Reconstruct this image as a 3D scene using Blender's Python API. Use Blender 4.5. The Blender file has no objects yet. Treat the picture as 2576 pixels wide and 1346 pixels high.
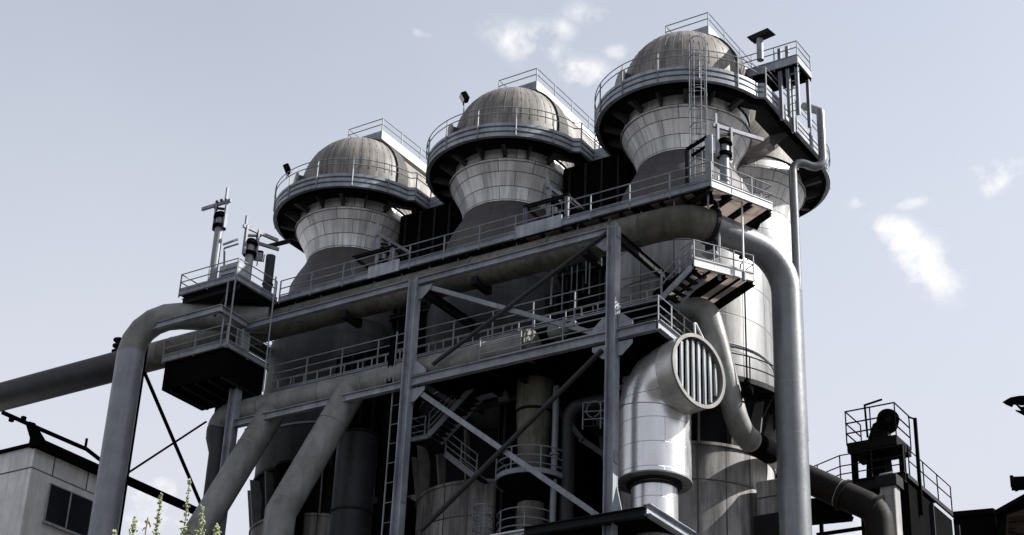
import bpy, bmesh, math, random
from mathutils import Vector, Matrix
random.seed(7)
V = Vector; PI = math.pi; R = math.radians
sc = bpy.context.scene
col = sc.collection

# ------------------------------------------------------------------ survey of the place
# camera pose solved from the vanishing points of frame columns, beams and platform edges
CF = 4320.0; CP, CR_, CY = R(27.45), R(2.52), R(33.81); CAM = V((0, 0, 1.7))
D_ = V((-math.sin(CY)*math.cos(CP), math.cos(CY)*math.cos(CP), math.sin(CP)))
_r = V((math.cos(CY), math.sin(CY), 0)); _u = _r.cross(D_)
R_ = math.cos(CR_)*_r + math.sin(CR_)*_u; U_ = -math.sin(CR_)*_r + math.cos(CR_)*_u
CROP = dict(U=(0, 0, 1), c1=(0, 440.2, .3737), c2=(0, 880.5, .3457), c3=(628.9, 251.6, .3504), c4=(628.9, 660.4, .3037),
            c5=(566, 911.9, .3224), d1=(1069.1, 125.8, .327), d2=(1446.5, 0, .37374), d3=(1069.1, 471.7, .327),
            d4=(1572.3, 377.3, .327), d5=(1006.3, 880.5, .34574), d6=(1509.4, 786.1, .41589), d7=(1886.7, 943.4, .29904),
            e1=(490.6, 490.6, .14953), e2=(1685.5, 264.1, .14953), e3=(1572.3, 553.4, .1869))

def at(x, y, X=None, Y=None, Z=None, D=None, c='U'):
    """a measured sight line met with a known plane of the plant (X, Y or Z) or a range D"""
    ou, ov, k = CROP[c]; u, v = ou+k*x, ov+k*y
    w = D_ + R_*((u-1288)/CF) - U_*((v-673)/CF)
    if X is not None: t = (X-CAM.x)/w.x
    elif Y is not None: t = (Y-CAM.y)/w.y
    elif Z is not None: t = (Z-CAM.z)/w.z
    else: t = D
    return CAM + w*t

# ------------------------------------------------------------------ materials
MATS = {}
def newmat(name):
    m = bpy.data.materials.new(name); m.use_nodes = True
    nt = m.node_tree; nt.nodes.clear()
    out = nt.nodes.new('ShaderNodeOutputMaterial'); b = nt.nodes.new('ShaderNodeBsdfPrincipled')
    nt.links.new(b.outputs[0], out.inputs[0]); MATS[name] = m
    return m, nt, b
def N(nt, typ, **kw):
    n = nt.nodes.new(typ)
    for k, v in kw.items():
        if k.startswith('i_'):
            key = k[2:]; key = int(key) if key.isdigit() else key.replace('_', ' ')
            n.inputs[key].default_value = v
        else: setattr(n, k, v)
    return n
def mathn(nt, op, a, b=None, clamp=False):
    n = nt.nodes.new('ShaderNodeMath'); n.operation = op; n.use_clamp = clamp
    for i, x in enumerate((a, b)):
        if x is None: continue
        if isinstance(x, (int, float)): n.inputs[i].default_value = x
        else: nt.links.new(x, n.inputs[i])
    return n.outputs[0]
def mixc(nt, fac, a, b, blend='MIX'):
    n = nt.nodes.new('ShaderNodeMix'); n.data_type = 'RGBA'; n.blend_type = blend
    for i, x in ((0, fac), (6, a), (7, b)):
        if isinstance(x, (int, float)): n.inputs[i].default_value = x
        elif isinstance(x, tuple): n.inputs[i].default_value = (*x[:3], 1)
        else: nt.links.new(x, n.inputs[i])
    return n.outputs[2]
def ramp(nt, x, lo, hi):
    n = nt.nodes.new('ShaderNodeMapRange'); n.clamp = True
    n.inputs[1].default_value = lo; n.inputs[2].default_value = hi
    nt.links.new(x, n.inputs[0]); return n.outputs[0]
def noise(nt, vec, scale, detail=4, rough=.6):
    n = N(nt, 'ShaderNodeTexNoise', i_Scale=scale, i_Detail=detail, i_Roughness=rough)
    nt.links.new(vec, n.inputs['Vector']); return n.outputs[0]
def scaled(nt, vec, s):
    n = nt.nodes.new('ShaderNodeVectorMath'); n.operation = 'MULTIPLY'; n.inputs[1].default_value = s
    nt.links.new(vec, n.inputs[0]); return n.outputs[0]

def shifted(nt):
    """object coordinates moved by a random amount per object, so no two parts weather alike"""
    P = nt.nodes.new('ShaderNodeTexCoord').outputs['Object']; oi = nt.nodes.new('ShaderNodeObjectInfo')
    a = nt.nodes.new('ShaderNodeVectorMath'); a.operation = 'ADD'; nt.links.new(P, a.inputs[0])
    cbn = nt.nodes.new('ShaderNodeCombineXYZ')
    for i, q in enumerate((37., 91., 13.)): nt.links.new(mathn(nt, 'MULTIPLY', oi.outputs['Random'], q), cbn.inputs[i])
    nt.links.new(cbn.outputs[0], a.inputs[1]); return a.outputs[0]
def paint(name, c, c2=None, rust=(.10, .055, .03), rustamt=.5, rough=.55, metal=0., spec=.3, streak=.5, bump=.15, k=.5):
    """weathered painted steel: mottled tone, runs down the face, rust spots"""
    m, nt, b = newmat(name)
    P = shifted(nt)
    c2 = c2 or tuple(x*.5 for x in c); c = tuple(x*k for x in c); c2 = tuple(x*k for x in c2); rust = tuple(x*k for x in rust)
    n1 = noise(nt, P, .9, 5, .62); n2 = noise(nt, scaled(nt, P, (3., 3., .3)), 1.3, 5, .65); n3 = noise(nt, P, 7., 3, .6); n4 = noise(nt, P, .33, 4, .55)
    base = mixc(nt, ramp(nt, n1, .35, .66), c, c2)
    base = mixc(nt, mathn(nt, 'MULTIPLY', ramp(nt, n2, .47, .68), streak), base, tuple(x*.36 for x in c))
    base = mixc(nt, mathn(nt, 'MULTIPLY', ramp(nt, n4, .48, .66), streak*.7), base, tuple(x*.5 for x in c2))
    rmask = mathn(nt, 'MULTIPLY', mathn(nt, 'MULTIPLY', ramp(nt, n1, .5, .66), ramp(nt, n3, .5, .66)), rustamt)
    base = mixc(nt, rmask, base, rust)
    nt.links.new(base, b.inputs['Base Color'])
    b.inputs['Metallic'].default_value = metal; b.inputs['Specular IOR Level'].default_value = spec
    nt.links.new(mathn(nt, 'ADD', mathn(nt, 'MULTIPLY', n3, .3), rough-.15), b.inputs['Roughness'])
    if bump:
        bp = N(nt, 'ShaderNodeBump', i_Strength=bump, i_Distance=.02)
        nt.links.new(n3, bp.inputs['Height']); nt.links.new(bp.outputs[0], b.inputs['Normal'])
    return m

def cladding(name, c, dark, seam, bw, rh, rad, rough=.5, metal=0., streak=.6, msize=.02, patch=.5, offset=.5, wave=.0, rust=None, k=.6):
    """sheet cladding wrapped on a cylinder round the object's own z axis"""
    c, dark, seam = (tuple(x*k for x in q) for q in (c, dark, seam))
    m, nt, b = newmat(name)
    P = N(nt, 'ShaderNodeTexCoord').outputs['Object']
    sx = nt.nodes.new('ShaderNodeSeparateXYZ'); nt.links.new(P, sx.inputs[0])
    ang = mathn(nt, 'ARCTAN2', sx.outputs[1], sx.outputs[0])
    arc = mathn(nt, 'MULTIPLY', ang, rad)
    cb = nt.nodes.new('ShaderNodeCombineXYZ'); nt.links.new(arc, cb.inputs[0]); nt.links.new(sx.outputs[2], cb.inputs[1])
    br = N(nt, 'ShaderNodeTexBrick', offset=offset)
    nt.links.new(cb.outputs[0], br.inputs['Vector'])
    for k, v in (('Scale', 1.), ('Mortar Size', msize), ('Mortar Smooth', .3), ('Bias', 0.), ('Brick Width', bw), ('Row Height', rh)):
        br.inputs[k].default_value = v
    br.inputs['Color1'].default_value = (*c, 1); br.inputs['Color2'].default_value = (*[x*(1-patch)+y*patch for x, y in zip(c, dark)], 1)
    br.inputs['Mortar'].default_value = (*seam, 1)
    oi = nt.nodes.new('ShaderNodeObjectInfo'); ad = nt.nodes.new('ShaderNodeVectorMath'); ad.operation = 'ADD'
    nt.links.new(cb.outputs[0], ad.inputs[0]); cc = nt.nodes.new('ShaderNodeCombineXYZ')
    for i in range(3): nt.links.new(mathn(nt, 'MULTIPLY', oi.outputs['Random'], 40.+30*i), cc.inputs[i])
    nt.links.new(cc.outputs[0], ad.inputs[1])
    n1 = noise(nt, shifted(nt), .7, 5, .65)
    st = noise(nt, scaled(nt, ad.outputs[0], (1.4, .13, 1)), 1.4, 5, .65)
    st2 = noise(nt, scaled(nt, ad.outputs[0], (6., .3, 1)), 1.2, 4, .6)
    base = mixc(nt, mathn(nt, 'MULTIPLY', ramp(nt, st, .45, .64), streak), br.outputs['Color'], dark)
    base = mixc(nt, mathn(nt, 'MULTIPLY', ramp(nt, st2, .5, .75), streak*.7), base, dark)
    base = mixc(nt, mathn(nt, 'MULTIPLY', ramp(nt, n1, .48, .72), streak*.7), base, dark)
    if rust: base = mixc(nt, mathn(nt, 'MULTIPLY', ramp(nt, st, .55, .75), .5), base, rust)
    nt.links.new(base, b.inputs['Base Color'])
    b.inputs['Metallic'].default_value = metal; b.inputs['Specular IOR Level'].default_value = .4
    nt.links.new(mathn(nt, 'ADD', mathn(nt, 'MULTIPLY', n1, .3), rough-.15), b.inputs['Roughness'])
    hb = mathn(nt, 'SUBTRACT', mathn(nt, 'MULTIPLY', n1, wave), mathn(nt, 'MULTIPLY', br.outputs['Fac'], .5))
    bp = N(nt, 'ShaderNodeBump', i_Strength=.5, i_Distance=.03); nt.links.new(hb, bp.inputs['Height']); nt.links.new(bp.outputs[0], b.inputs['Normal'])
    return m

STEEL = paint('blue_grey_painted_steel', (.205, .222, .25), (.135, .147, .168), rustamt=.35, k=1.2)
GIRD = paint('frame_steel', (.195, .21, .238), (.125, .134, .152), rustamt=.45, k=1.5)
RAILM = paint('railing_steel', (.27, .285, .31), (.17, .18, .2), rustamt=.3, bump=0, k=0.95)
BRK = paint('bracket_steel', (.10, .10, .105), (.055, .055, .06), rustamt=.5, rough=.7, spec=.2, k=.8)
DARK = paint('dark_steel', (.022, .024, .028), (.012, .013, .016), rust=(.04, .022, .014), rustamt=.5, rough=.75, spec=.15, k=0.6)  # near-black base tone with rust spots
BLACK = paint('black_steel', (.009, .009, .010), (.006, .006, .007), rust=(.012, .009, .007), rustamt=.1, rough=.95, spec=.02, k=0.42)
RUSTY = paint('rusty_black_steel', (.028, .02, .017), (.015, .012, .012), rust=(.07, .03, .018), rustamt=.7, rough=.85, spec=.1, k=0.35)
GALV = paint('galvanised_sheet', (.40, .435, .48), (.24, .265, .30), rust=(.12, .10, .08), rustamt=.3, rough=.45, streak=.7, k=0.85)
WHITE = paint('pale_galvanised_sheet', k=.9, c=(.72, .73, .74), c2=(.55, .56, .58), rust=(.3, .27, .24), rustamt=.2, rough=.5, streak=.3)
PIPE = paint('grey_green_pipe_paint', (.18, .183, .178), (.11, .112, .104), rust=(.09, .065, .035), rustamt=.6, rough=.45, streak=.45, k=1.15)
PIPE2 = paint('olive_pipe_paint', (.15, .148, .122), (.075, .073, .056), rust=(.055, .04, .022), rustamt=.7, rough=.65, streak=.9, k=0.95)
DPIPE = paint('dark_grey_pipe_paint', (.055, .058, .066), (.032, .034, .039), rustamt=.4, rough=.55, streak=.5, k=0.5)
LPIPE = paint('slate_pipe_paint', (.17, .182, .205), (.125, .135, .155), rustamt=.25, rough=.42, spec=.5, streak=.35, bump=.05, k=1.2)
RPIPE = paint('silver_grey_pipe_paint', (.31, .325, .345), (.25, .26, .28), rustamt=.1, rough=.38, metal=.35, spec=.5, streak=.3, bump=.03, k=0.55)
BROWNP = paint('brown_tarred_pipe', (.06, .052, .045), (.03, .026, .024), rust=(.12, .06, .03), rustamt=.4, rough=.65, spec=.12, streak=.8, k=0.22)
BEIGE = paint('beige_sheet', k=.9, c=(.44, .40, .36), c2=(.33, .29, .26), rust=(.2, .14, .1), rustamt=.3, rough=.7)
DOME = cladding('dome_sheet', (.255, .236, .212), (.05, .047, .045), (.07, .066, .06), .42, 30., 3.1, rough=.6, streak=.9, msize=.012, patch=.35, offset=0, k=0.92)
ARCH = paint('dark_collar_steel', (.085, .08, .075), (.035, .034, .034), rustamt=.4, rough=.7, k=0.5)
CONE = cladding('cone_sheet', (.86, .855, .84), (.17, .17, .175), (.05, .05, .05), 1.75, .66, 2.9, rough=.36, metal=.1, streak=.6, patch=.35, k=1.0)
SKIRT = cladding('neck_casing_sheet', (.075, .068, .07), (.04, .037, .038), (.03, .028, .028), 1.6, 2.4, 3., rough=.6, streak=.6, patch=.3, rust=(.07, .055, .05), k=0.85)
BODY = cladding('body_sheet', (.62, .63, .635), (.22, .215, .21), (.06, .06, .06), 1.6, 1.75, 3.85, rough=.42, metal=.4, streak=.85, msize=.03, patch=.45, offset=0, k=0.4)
SHADE = cladding('shaded_body_sheet', (.10, .10, .10), (.03, .03, .03), (.02, .02, .02), 1.3, 1.75, 3.85, rough=.6, metal=.1, streak=.9, patch=.5, offset=0, k=0.3)  # darker copy of the body sheet: shade behind the frame put into its colour
PLANK = cladding('streaked_casing', (.43, .42, .41), (.10, .096, .094), (.02, .02, .02), 1.25, 3.4, 3.75, rough=.75, streak=.95, msize=.04, patch=.5, offset=0, k=0.95)
DUCT = cladding('bright_duct_sheet', (.78, .785, .79), (.58, .58, .58), (.2, .2, .2), 2.36, 1.05, 1.5, k=.85, rough=.28, metal=.8, streak=.4, msize=.012, patch=.12, wave=.35)
CONC = paint('pale_concrete', k=.9, c=(.42, .42, .41), c2=(.30, .30, .295), rust=(.16, .14, .12), rustamt=.4, rough=.85, streak=.8)
PANEL = paint('pale_wall_panel', k=1.7, c=(.40, .395, .385), c2=(.31, .31, .31), rust=(.2, .18, .16), rustamt=.2, rough=.8, streak=.35)
RUSTROOF = paint('rust_red_sheet', (.10, .045, .03), (.05, .026, .02), rustamt=.3, rough=.8)
COLL = paint('bright_collar_sheet', k=1., c=(.52, .51, .49), c2=(.36, .35, .33), rust=(.22, .17, .12), rustamt=.4, rough=.38, metal=.6, streak=.4)
RIM = paint('brown_rim_steel', k=1., c=(.20, .19, .18), c2=(.12, .11, .105), rustamt=.6, rough=.6)
LOUV = paint('louvre_paint', k=.8, c=(.40, .43, .45), c2=(.27, .29, .305), rust=(.16, .12, .09), rustamt=.5, rough=.5, streak=.6)
GROUND = paint('dark_cinder_ground', k=1., c=(.06, .058, .055), c2=(.04, .038, .036), rustamt=.2, rough=.95, streak=0)
def _special():
    m, nt, b = newmat('window_glass'); b.inputs['Base Color'].default_value = (.012, .014, .018, 1); b.inputs['Roughness'].default_value = .12
    m, nt, b = newmat('lamp_glass'); b.inputs['Base Color'].default_value = (.5, .5, .5, 1); b.inputs['Roughness'].default_value = .1
    m, nt, b = newmat('steel_grating')          # bar grating: lets part of the daylight through
    P = N(nt, 'ShaderNodeTexCoord').outputs['Object']
    b.inputs['Base Color'].default_value = (.50, .44, .40, 1); b.inputs['Roughness'].default_value = .7
    n1 = noise(nt, P, 1.2, 4, .6)
    nt.links.new(mixc(nt, ramp(nt, n1, .35, .7), (.56, .50, .46), (.36, .31, .27)), b.inputs['Base Color'])
    tr = N(nt, 'ShaderNodeBsdfTranslucent'); tr.inputs[0].default_value = (.62, .56, .52, 1)
    mx = N(nt, 'ShaderNodeMixShader'); mx.inputs[0].default_value = .55
    nt.links.new(b.outputs[0], mx.inputs[1]); nt.links.new(tr.outputs[0], mx.inputs[2])
    out = [n for n in nt.nodes if n.type == 'OUTPUT_MATERIAL'][0]; nt.links.new(mx.outputs[0], out.inputs[0])
    m, nt, b = newmat('leaf'); P = N(nt, 'ShaderNodeTexCoord').outputs['Object']
    nt.links.new(mixc(nt, ramp(nt, noise(nt, P, 30., 2), .35, .65), (.16, .18, .07), (.07, .095, .035)), b.inputs['Base Color']); b.inputs['Roughness'].default_value = .6
    m, nt, b = newmat('seed_head'); P = N(nt, 'ShaderNodeTexCoord').outputs['Object']
    nt.links.new(mixc(nt, ramp(nt, noise(nt, P, 60., 2), .35, .65), (.42, .44, .28), (.20, .24, .11)), b.inputs['Base Color']); b.inputs['Roughness'].default_value = .8
    m, nt, b = newmat('withered_leaf'); b.inputs['Base Color'].default_value = (.17, .12, .07, 1); b.inputs['Roughness'].default_value = .8
_special()
GLASS, LAMPG, GRATE, LEAF, SEED, DRY = (MATS[k] for k in ('window_glass', 'lamp_glass', 'steel_grating', 'leaf', 'seed_head', 'withered_leaf'))

# ------------------------------------------------------------------ mesh helpers
class MB:
    def __init__(s): s.v = []; s.f = []
    def add(s, vs, fs):
        o = len(s.v); s.v += [V(x) for x in vs]; s.f += [tuple(i+o for i in f) for f in fs]; return s
    def box(s, c, size, ax=None):
        c = V(c); a = ax or (V((1, 0, 0)), V((0, 1, 0)), V((0, 0, 1)))
        h = [a[i]*(size[i]/2) for i in range(3)]
        vs = [c+h[0]*i+h[1]*j+h[2]*k for k in (-1, 1) for j in (-1, 1) for i in (-1, 1)]
        return s.add(vs, [(0, 2, 3, 1), (4, 5, 7, 6), (0, 1, 5, 4), (2, 6, 7, 3), (0, 4, 6, 2), (1, 3, 7, 5)])
    def bar(s, p, q, w, h, up=(0, 0, 1)):
        """rectangular bar p-q, h along up, w across"""
        p, q = V(p), V(q); t = (q-p); L = t.length; t.normalize(); up = V(up)
        if abs(t.dot(up)) > .98: up = V((1, 0, 0))
        x = t.cross(up).normalized(); u = x.cross(t).normalized()
        return s.box((p+q)/2, (L, w, h), (t, x, u))
    def ibeam(s, p, q, h, b, up=(0, 0, 1), tf=.03):
        p, q = V(p), V(q); t = (q-p).normalized(); up = V(up)
        if abs(t.dot(up)) > .98: up = V((1, 0, 0))
        x = t.cross(up).normalized(); u = x.cross(t).normalized()
        s.bar(p+u*(h/2-tf/2), q+u*(h/2-tf/2), b, tf, u); s.bar(p-u*(h/2-tf/2), q-u*(h/2-tf/2), b, tf, u)
        return s.bar(p, q, tf*.8, h-2*tf-.002, u)
    def path(s, pts, r, n=12, cap=True, closed=False):
        """tube with mitred corners through pts; r number or list"""
        pts = [V(p) for p in pts]; m = len(pts); rr = r if isinstance(r, (list, tuple)) else [r]*m
        tg = []
        for i in range(m):
            a = pts[i]-pts[i-1] if (i > 0 or closed) else pts[1]-pts[0]
            b = pts[(i+1) % m]-pts[i] if (i < m-1 or closed) else a
            if i == 0 and not closed: a = b
            tg.append((a.normalized(), b.normalized()))
        t0 = tg[0][1]; ref = V((0, 0, 1)) if abs(t0.z) < .9 else V((1, 0, 0))
        x = t0.cross(ref).normalized()
        o = len(s.v)
        for i in range(m):
            a, b = tg[i]; bis = (a+b).normalized(); side = a
            x = (x - side*x.dot(side)).normalized(); y = side.cross(x)
            k = bis.dot(side)
            for j in range(n):
                w = x*math.cos(2*PI*j/n)*rr[i]+y*math.sin(2*PI*j/n)*rr[i]
                w = w - side*(w.dot(bis)/k) if k > .3 else w
                s.v.append(pts[i]+w)
            x = a.rotation_difference(b) @ x
        for i in range(m if closed else m-1):
            for j in range(n):
                a = o+i*n+j; b = o+i*n+(j+1) % n; c = o+((i+1) % m)*n+(j+1) % n; d = o+((i+1) % m)*n+j
                s.f.append((a, b, c, d))
        if cap and not closed:
            s.f.append(tuple(o+j for j in reversed(range(n)))); s.f.append(tuple(o+(m-1)*n+j for j in range(n)))
        return s
    def tube(s, p, q, r, n=8): return s.path([p, q], r, n)
    def lathe(s, prof, c=(0, 0, 0), n=64, a0=0, a1=2*PI, cap=False):
        c = V(c); full = abs(a1-a0-2*PI) < 1e-6; k = n if full else n+1; o = len(s.v)
        for (r, z) in prof:
            for j in range(k):
                a = a0+(a1-a0)*j/n; s.v.append(c+V((r*math.cos(a), r*math.sin(a), z)))
        for i in range(len(prof)-1):
            for j in range(n):
                j2 = (j+1) % k; s.f.append((o+i*k+j, o+i*k+j2, o+(i+1)*k+j2, o+(i+1)*k+j))
        if cap: s.f.append(tuple(o+j for j in reversed(range(k)))); s.f.append(tuple(o+(len(prof)-1)*k+j for j in range(k)))
        return s
    def prism(s, poly, dz):
        """polygon (list of 3-D points) given thickness dz (vector or height)"""
        poly = [V(p) for p in poly]; d = V((0, 0, dz)) if isinstance(dz, (int, float)) else V(dz); n = len(poly)
        return s.add(poly+[p+d for p in poly], [tuple(reversed(range(n))), tuple(range(n, 2*n))]+[(i, (i+1) % n, n+(i+1) % n, n+i) for i in range(n)])
    def sweep(s, prof, path, closed=False):
        """profile (out, up) swept along a plan path of (point, outward normal)"""
        o = len(s.v); k = len(prof)
        for p, nrm in path:
            for (a, b) in prof: s.v.append(V(p)+V(nrm)*a+V((0, 0, b)))
        m = len(path)
        for i in range(m if closed else m-1):
            for j in range(k):
                j2 = (j+1) % k; i2 = (i+1) % m
                s.f.append((o+i*k+j, o+i2*k+j, o+i2*k+j2, o+i*k+j2))
        if not closed: s.f.append(tuple(o+j for j in range(k))); s.f.append(tuple(o+(m-1)*k+j for j in reversed(range(k))))
        return s
    def build(s, name, mat, parent=None, loc=None, smooth=38, bevel=0):
        """link as one object; verts are in plant coordinates unless loc (local origin under parent) is given as local"""
        org = V((0, 0, 0)); pw = V((0, 0, 0))
        if parent is not None: pw = wloc(parent)
        org = V(loc) if loc is not None else pw
        me = bpy.data.meshes.new(name); me.from_pydata([tuple(v-org) for v in s.v], [], s.f)
        bm = bmesh.new(); bm.from_mesh(me); bmesh.ops.recalc_face_normals(bm, faces=bm.faces); bm.to_mesh(me); bm.free()
        if smooth:
            me.polygons.foreach_set('use_smooth', [True]*len(me.polygons)); me.set_sharp_from_angle(angle=R(smooth))
        me.materials.append(mat); me.update()
        o = bpy.data.objects.new(name, me); col.objects.link(o); o.location = org-pw
        if parent is not None: o.parent = parent
        if bevel:
            md = o.modifiers.new('edge', 'BEVEL'); md.width = bevel; md.segments = 1; md.limit_method = 'ANGLE'
        return o
def wloc(o):
    p = V(o.location)
    while o.parent is not None: o = o.parent; p += V(o.location)
    return p
def tag(o, label, cat, group=None):
    o['label'] = label; o['category'] = cat
    if group: o['group'] = group
    return o
def thing(name, loc, label, cat, group=None):
    o = bpy.data.objects.new(name, None); o.empty_display_size = .3; col.objects.link(o); o.location = V(loc)
    return tag(o, label, cat, group)
def copy_tree(o, parent=None):
    c = o.copy(); col.objects.link(c)
    if parent is not None: c.parent = parent
    for ch in list(o.children): copy_tree(ch, c)
    return c
def inst(name, mesh_ob, parent, w):
    """another object sharing mesh data, standing at world point w"""
    c = bpy.data.objects.new(name, mesh_ob.data); col.objects.link(c); c.parent = parent; c.location = V(w)-wloc(parent); return c
def fillet(pts, rad, n=6):
    pts = [V(p) for p in pts]; out = [pts[0]]
    rads = rad if isinstance(rad, (list, tuple)) else [rad]*(len(pts)-2)
    for i in range(1, len(pts)-1):
        a = (pts[i-1]-pts[i]); b = (pts[i+1]-pts[i]); la, lb = a.length, b.length; a.normalize(); b.normalize()
        th = math.acos(max(-1, min(1, a.dot(b)))); d = min(rads[i-1]/math.tan(th/2), la*.49, lb*.49)
        p0 = pts[i]+a*d; p1 = pts[i]+b*d
        c = pts[i]+(a+b).normalized()*(d/math.cos(th/2)); v0 = p0-c; v1 = p1-c; om = math.acos(max(-1, min(1, v0.normalized().dot(v1.normalized()))))
        for k in range(n+1):
            t = k/n
            out.append(c+(v0*math.sin((1-t)*om)+v1*math.sin(t*om))/math.sin(om) if om > 1e-3 else p0)
    return out+[pts[-1]]
def unit(a): return V(a).normalized()

_post = {}
def railing(root, pts, h=1.1, gap=1.9, rails=(1., .62, .3), r=.028, foot=.12, mat=None, name='railing', postr=.032, ends=True, closed=False):
    """handrail along deck-edge points: rails in one mesh, every post a sub-part"""
    mat = mat or RAILM; pts = [V(p) for p in pts]
    mb = MB()
    for k in rails: mb.path([p+V((0, 0, h*k)) for p in pts], r, 6, closed=closed)
    ro = mb.build(name, mat, root)
    seg = list(zip(pts, pts[1:]+([pts[0]] if closed else [])))
    seg = seg if closed else seg[:len(pts)-1]
    # even spacing along the run, corners included when the turn is sharp
    places = []; L = 0
    for i, (a, b) in enumerate(seg):
        ll = (b-a).length
        if gap > 0 and (i == 0 or ll > gap*.8): places.append((a, b-a))
        if ll > gap*1.2:
            n = max(1, round(ll/gap)); places += [(a+(b-a)*j/n, b-a) for j in range(1, n)]
            L = 0
        else:
            L += ll
            if L >= gap: places.append((b, b-a)); L = 0
    if ends and not closed: places.append((seg[-1][1], seg[-1][1]-seg[-1][0]))
    done = []
    for p, d in places:
        if any((p-q).length < gap*.35 for q in done): continue
        done.append(p)
        key = (round(h, 3), foot, mat.name, postr)
        if key not in _post:
            o = MB().bar((0, 0, -foot), (0, 0, h), postr*2, postr*1.3, (1, 0, 0)).build('post', mat, ro, loc=wloc(ro)*0)
            o.location = p-wloc(ro); _post[key] = o
        else: inst('post', _post[key], ro, p)
    return ro
def toe(root, pts, h=.28, z0=0., t=.05, mat=None, name='toe_board', closed=False, lip=True):
    """channel-shaped edge board along points, outer face on the points"""
    mb = MB(); pts = [V(p) for p in pts]
    for a, b in zip(pts, pts[1:]):
        c = V((0, 0, z0+h/2)); mb.bar(a+c, b+c, t, h)
        if lip:
            for zz in (z0+.02, z0+h-.02): mb.bar(a+V((0, 0, zz)), b+V((0, 0, zz)), t+.07, .035)
    return mb.build(name, mat or STEEL, root)
def stairs(root, a, b, wd, n, mat=STEEL, rail=True, rails=(1., .62, .3)):
    """flight from foot a to head b (near stringer), wd = vector across"""
    a, b, wd = V(a), V(b), V(wd); up = V((0, 0, 1))
    for k in (0, 1): MB().bar(a+wd*k, b+wd*k, .07, .26, up).build('stringer', mat, root)
    d = (b-a); hd = V((d.x, d.y, 0)).normalized(); wn = wd.normalized()
    for i in range(n):
        p = a+d*((i+.5)/n)+wd*.5; MB().box(p, (.25, wd.length-.08, .04), (hd, wn, up)).build('tread', DARK, root)
    if rail: railing(root, [a+V((0, 0, .1)), b+V((0, 0, .1))], 1.0, 1.5, rails=rails)

# ------------------------------------------------------------------ ground and air
g = MB().add([(-900, -300, 0), (900, -300, 0), (900, 1500, 0), (-900, 1500, 0)], [(0, 1, 2, 3)]).build('ground', GROUND, smooth=0); g['kind'] = 'structure'

# ------------------------------------------------------------------ hot stoves: twin towers under one oval gallery
SD = 6.35; ZG = 46.75
def gallery_path(off=0., n=40):
    """oval plan with the jog where the straight side starts; returns (point, outward normal)"""
    P = []; r = 4.38+off
    for j in range(n+1):
        a = PI+(PI*.93)*j/n; P.append((V((r*math.cos(a), r*math.sin(a), ZG)), V((math.cos(a), math.sin(a), 0))))
    xs = 4.62+off; nx = V((1, 0, 0)); nj = unit((.7, -.7, 0))
    P.append((V((xs, -.75-off*.3, ZG)), nj))
    for j in range(1, 5): P.append((V((xs, -.75+(SD+1.2)*j/4.5, ZG)), nx))
    for j in range(n+1):
        a = PI*.03+(PI*.97)*j/n; P.append((V((r*math.cos(a), SD+r*math.sin(a), ZG)), V((math.cos(a), math.sin(a), 0))))
    for j in range(1, 5): P.append((V((-r, SD-SD*j/5, ZG)), V((-1, 0, 0))))
    return P
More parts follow.
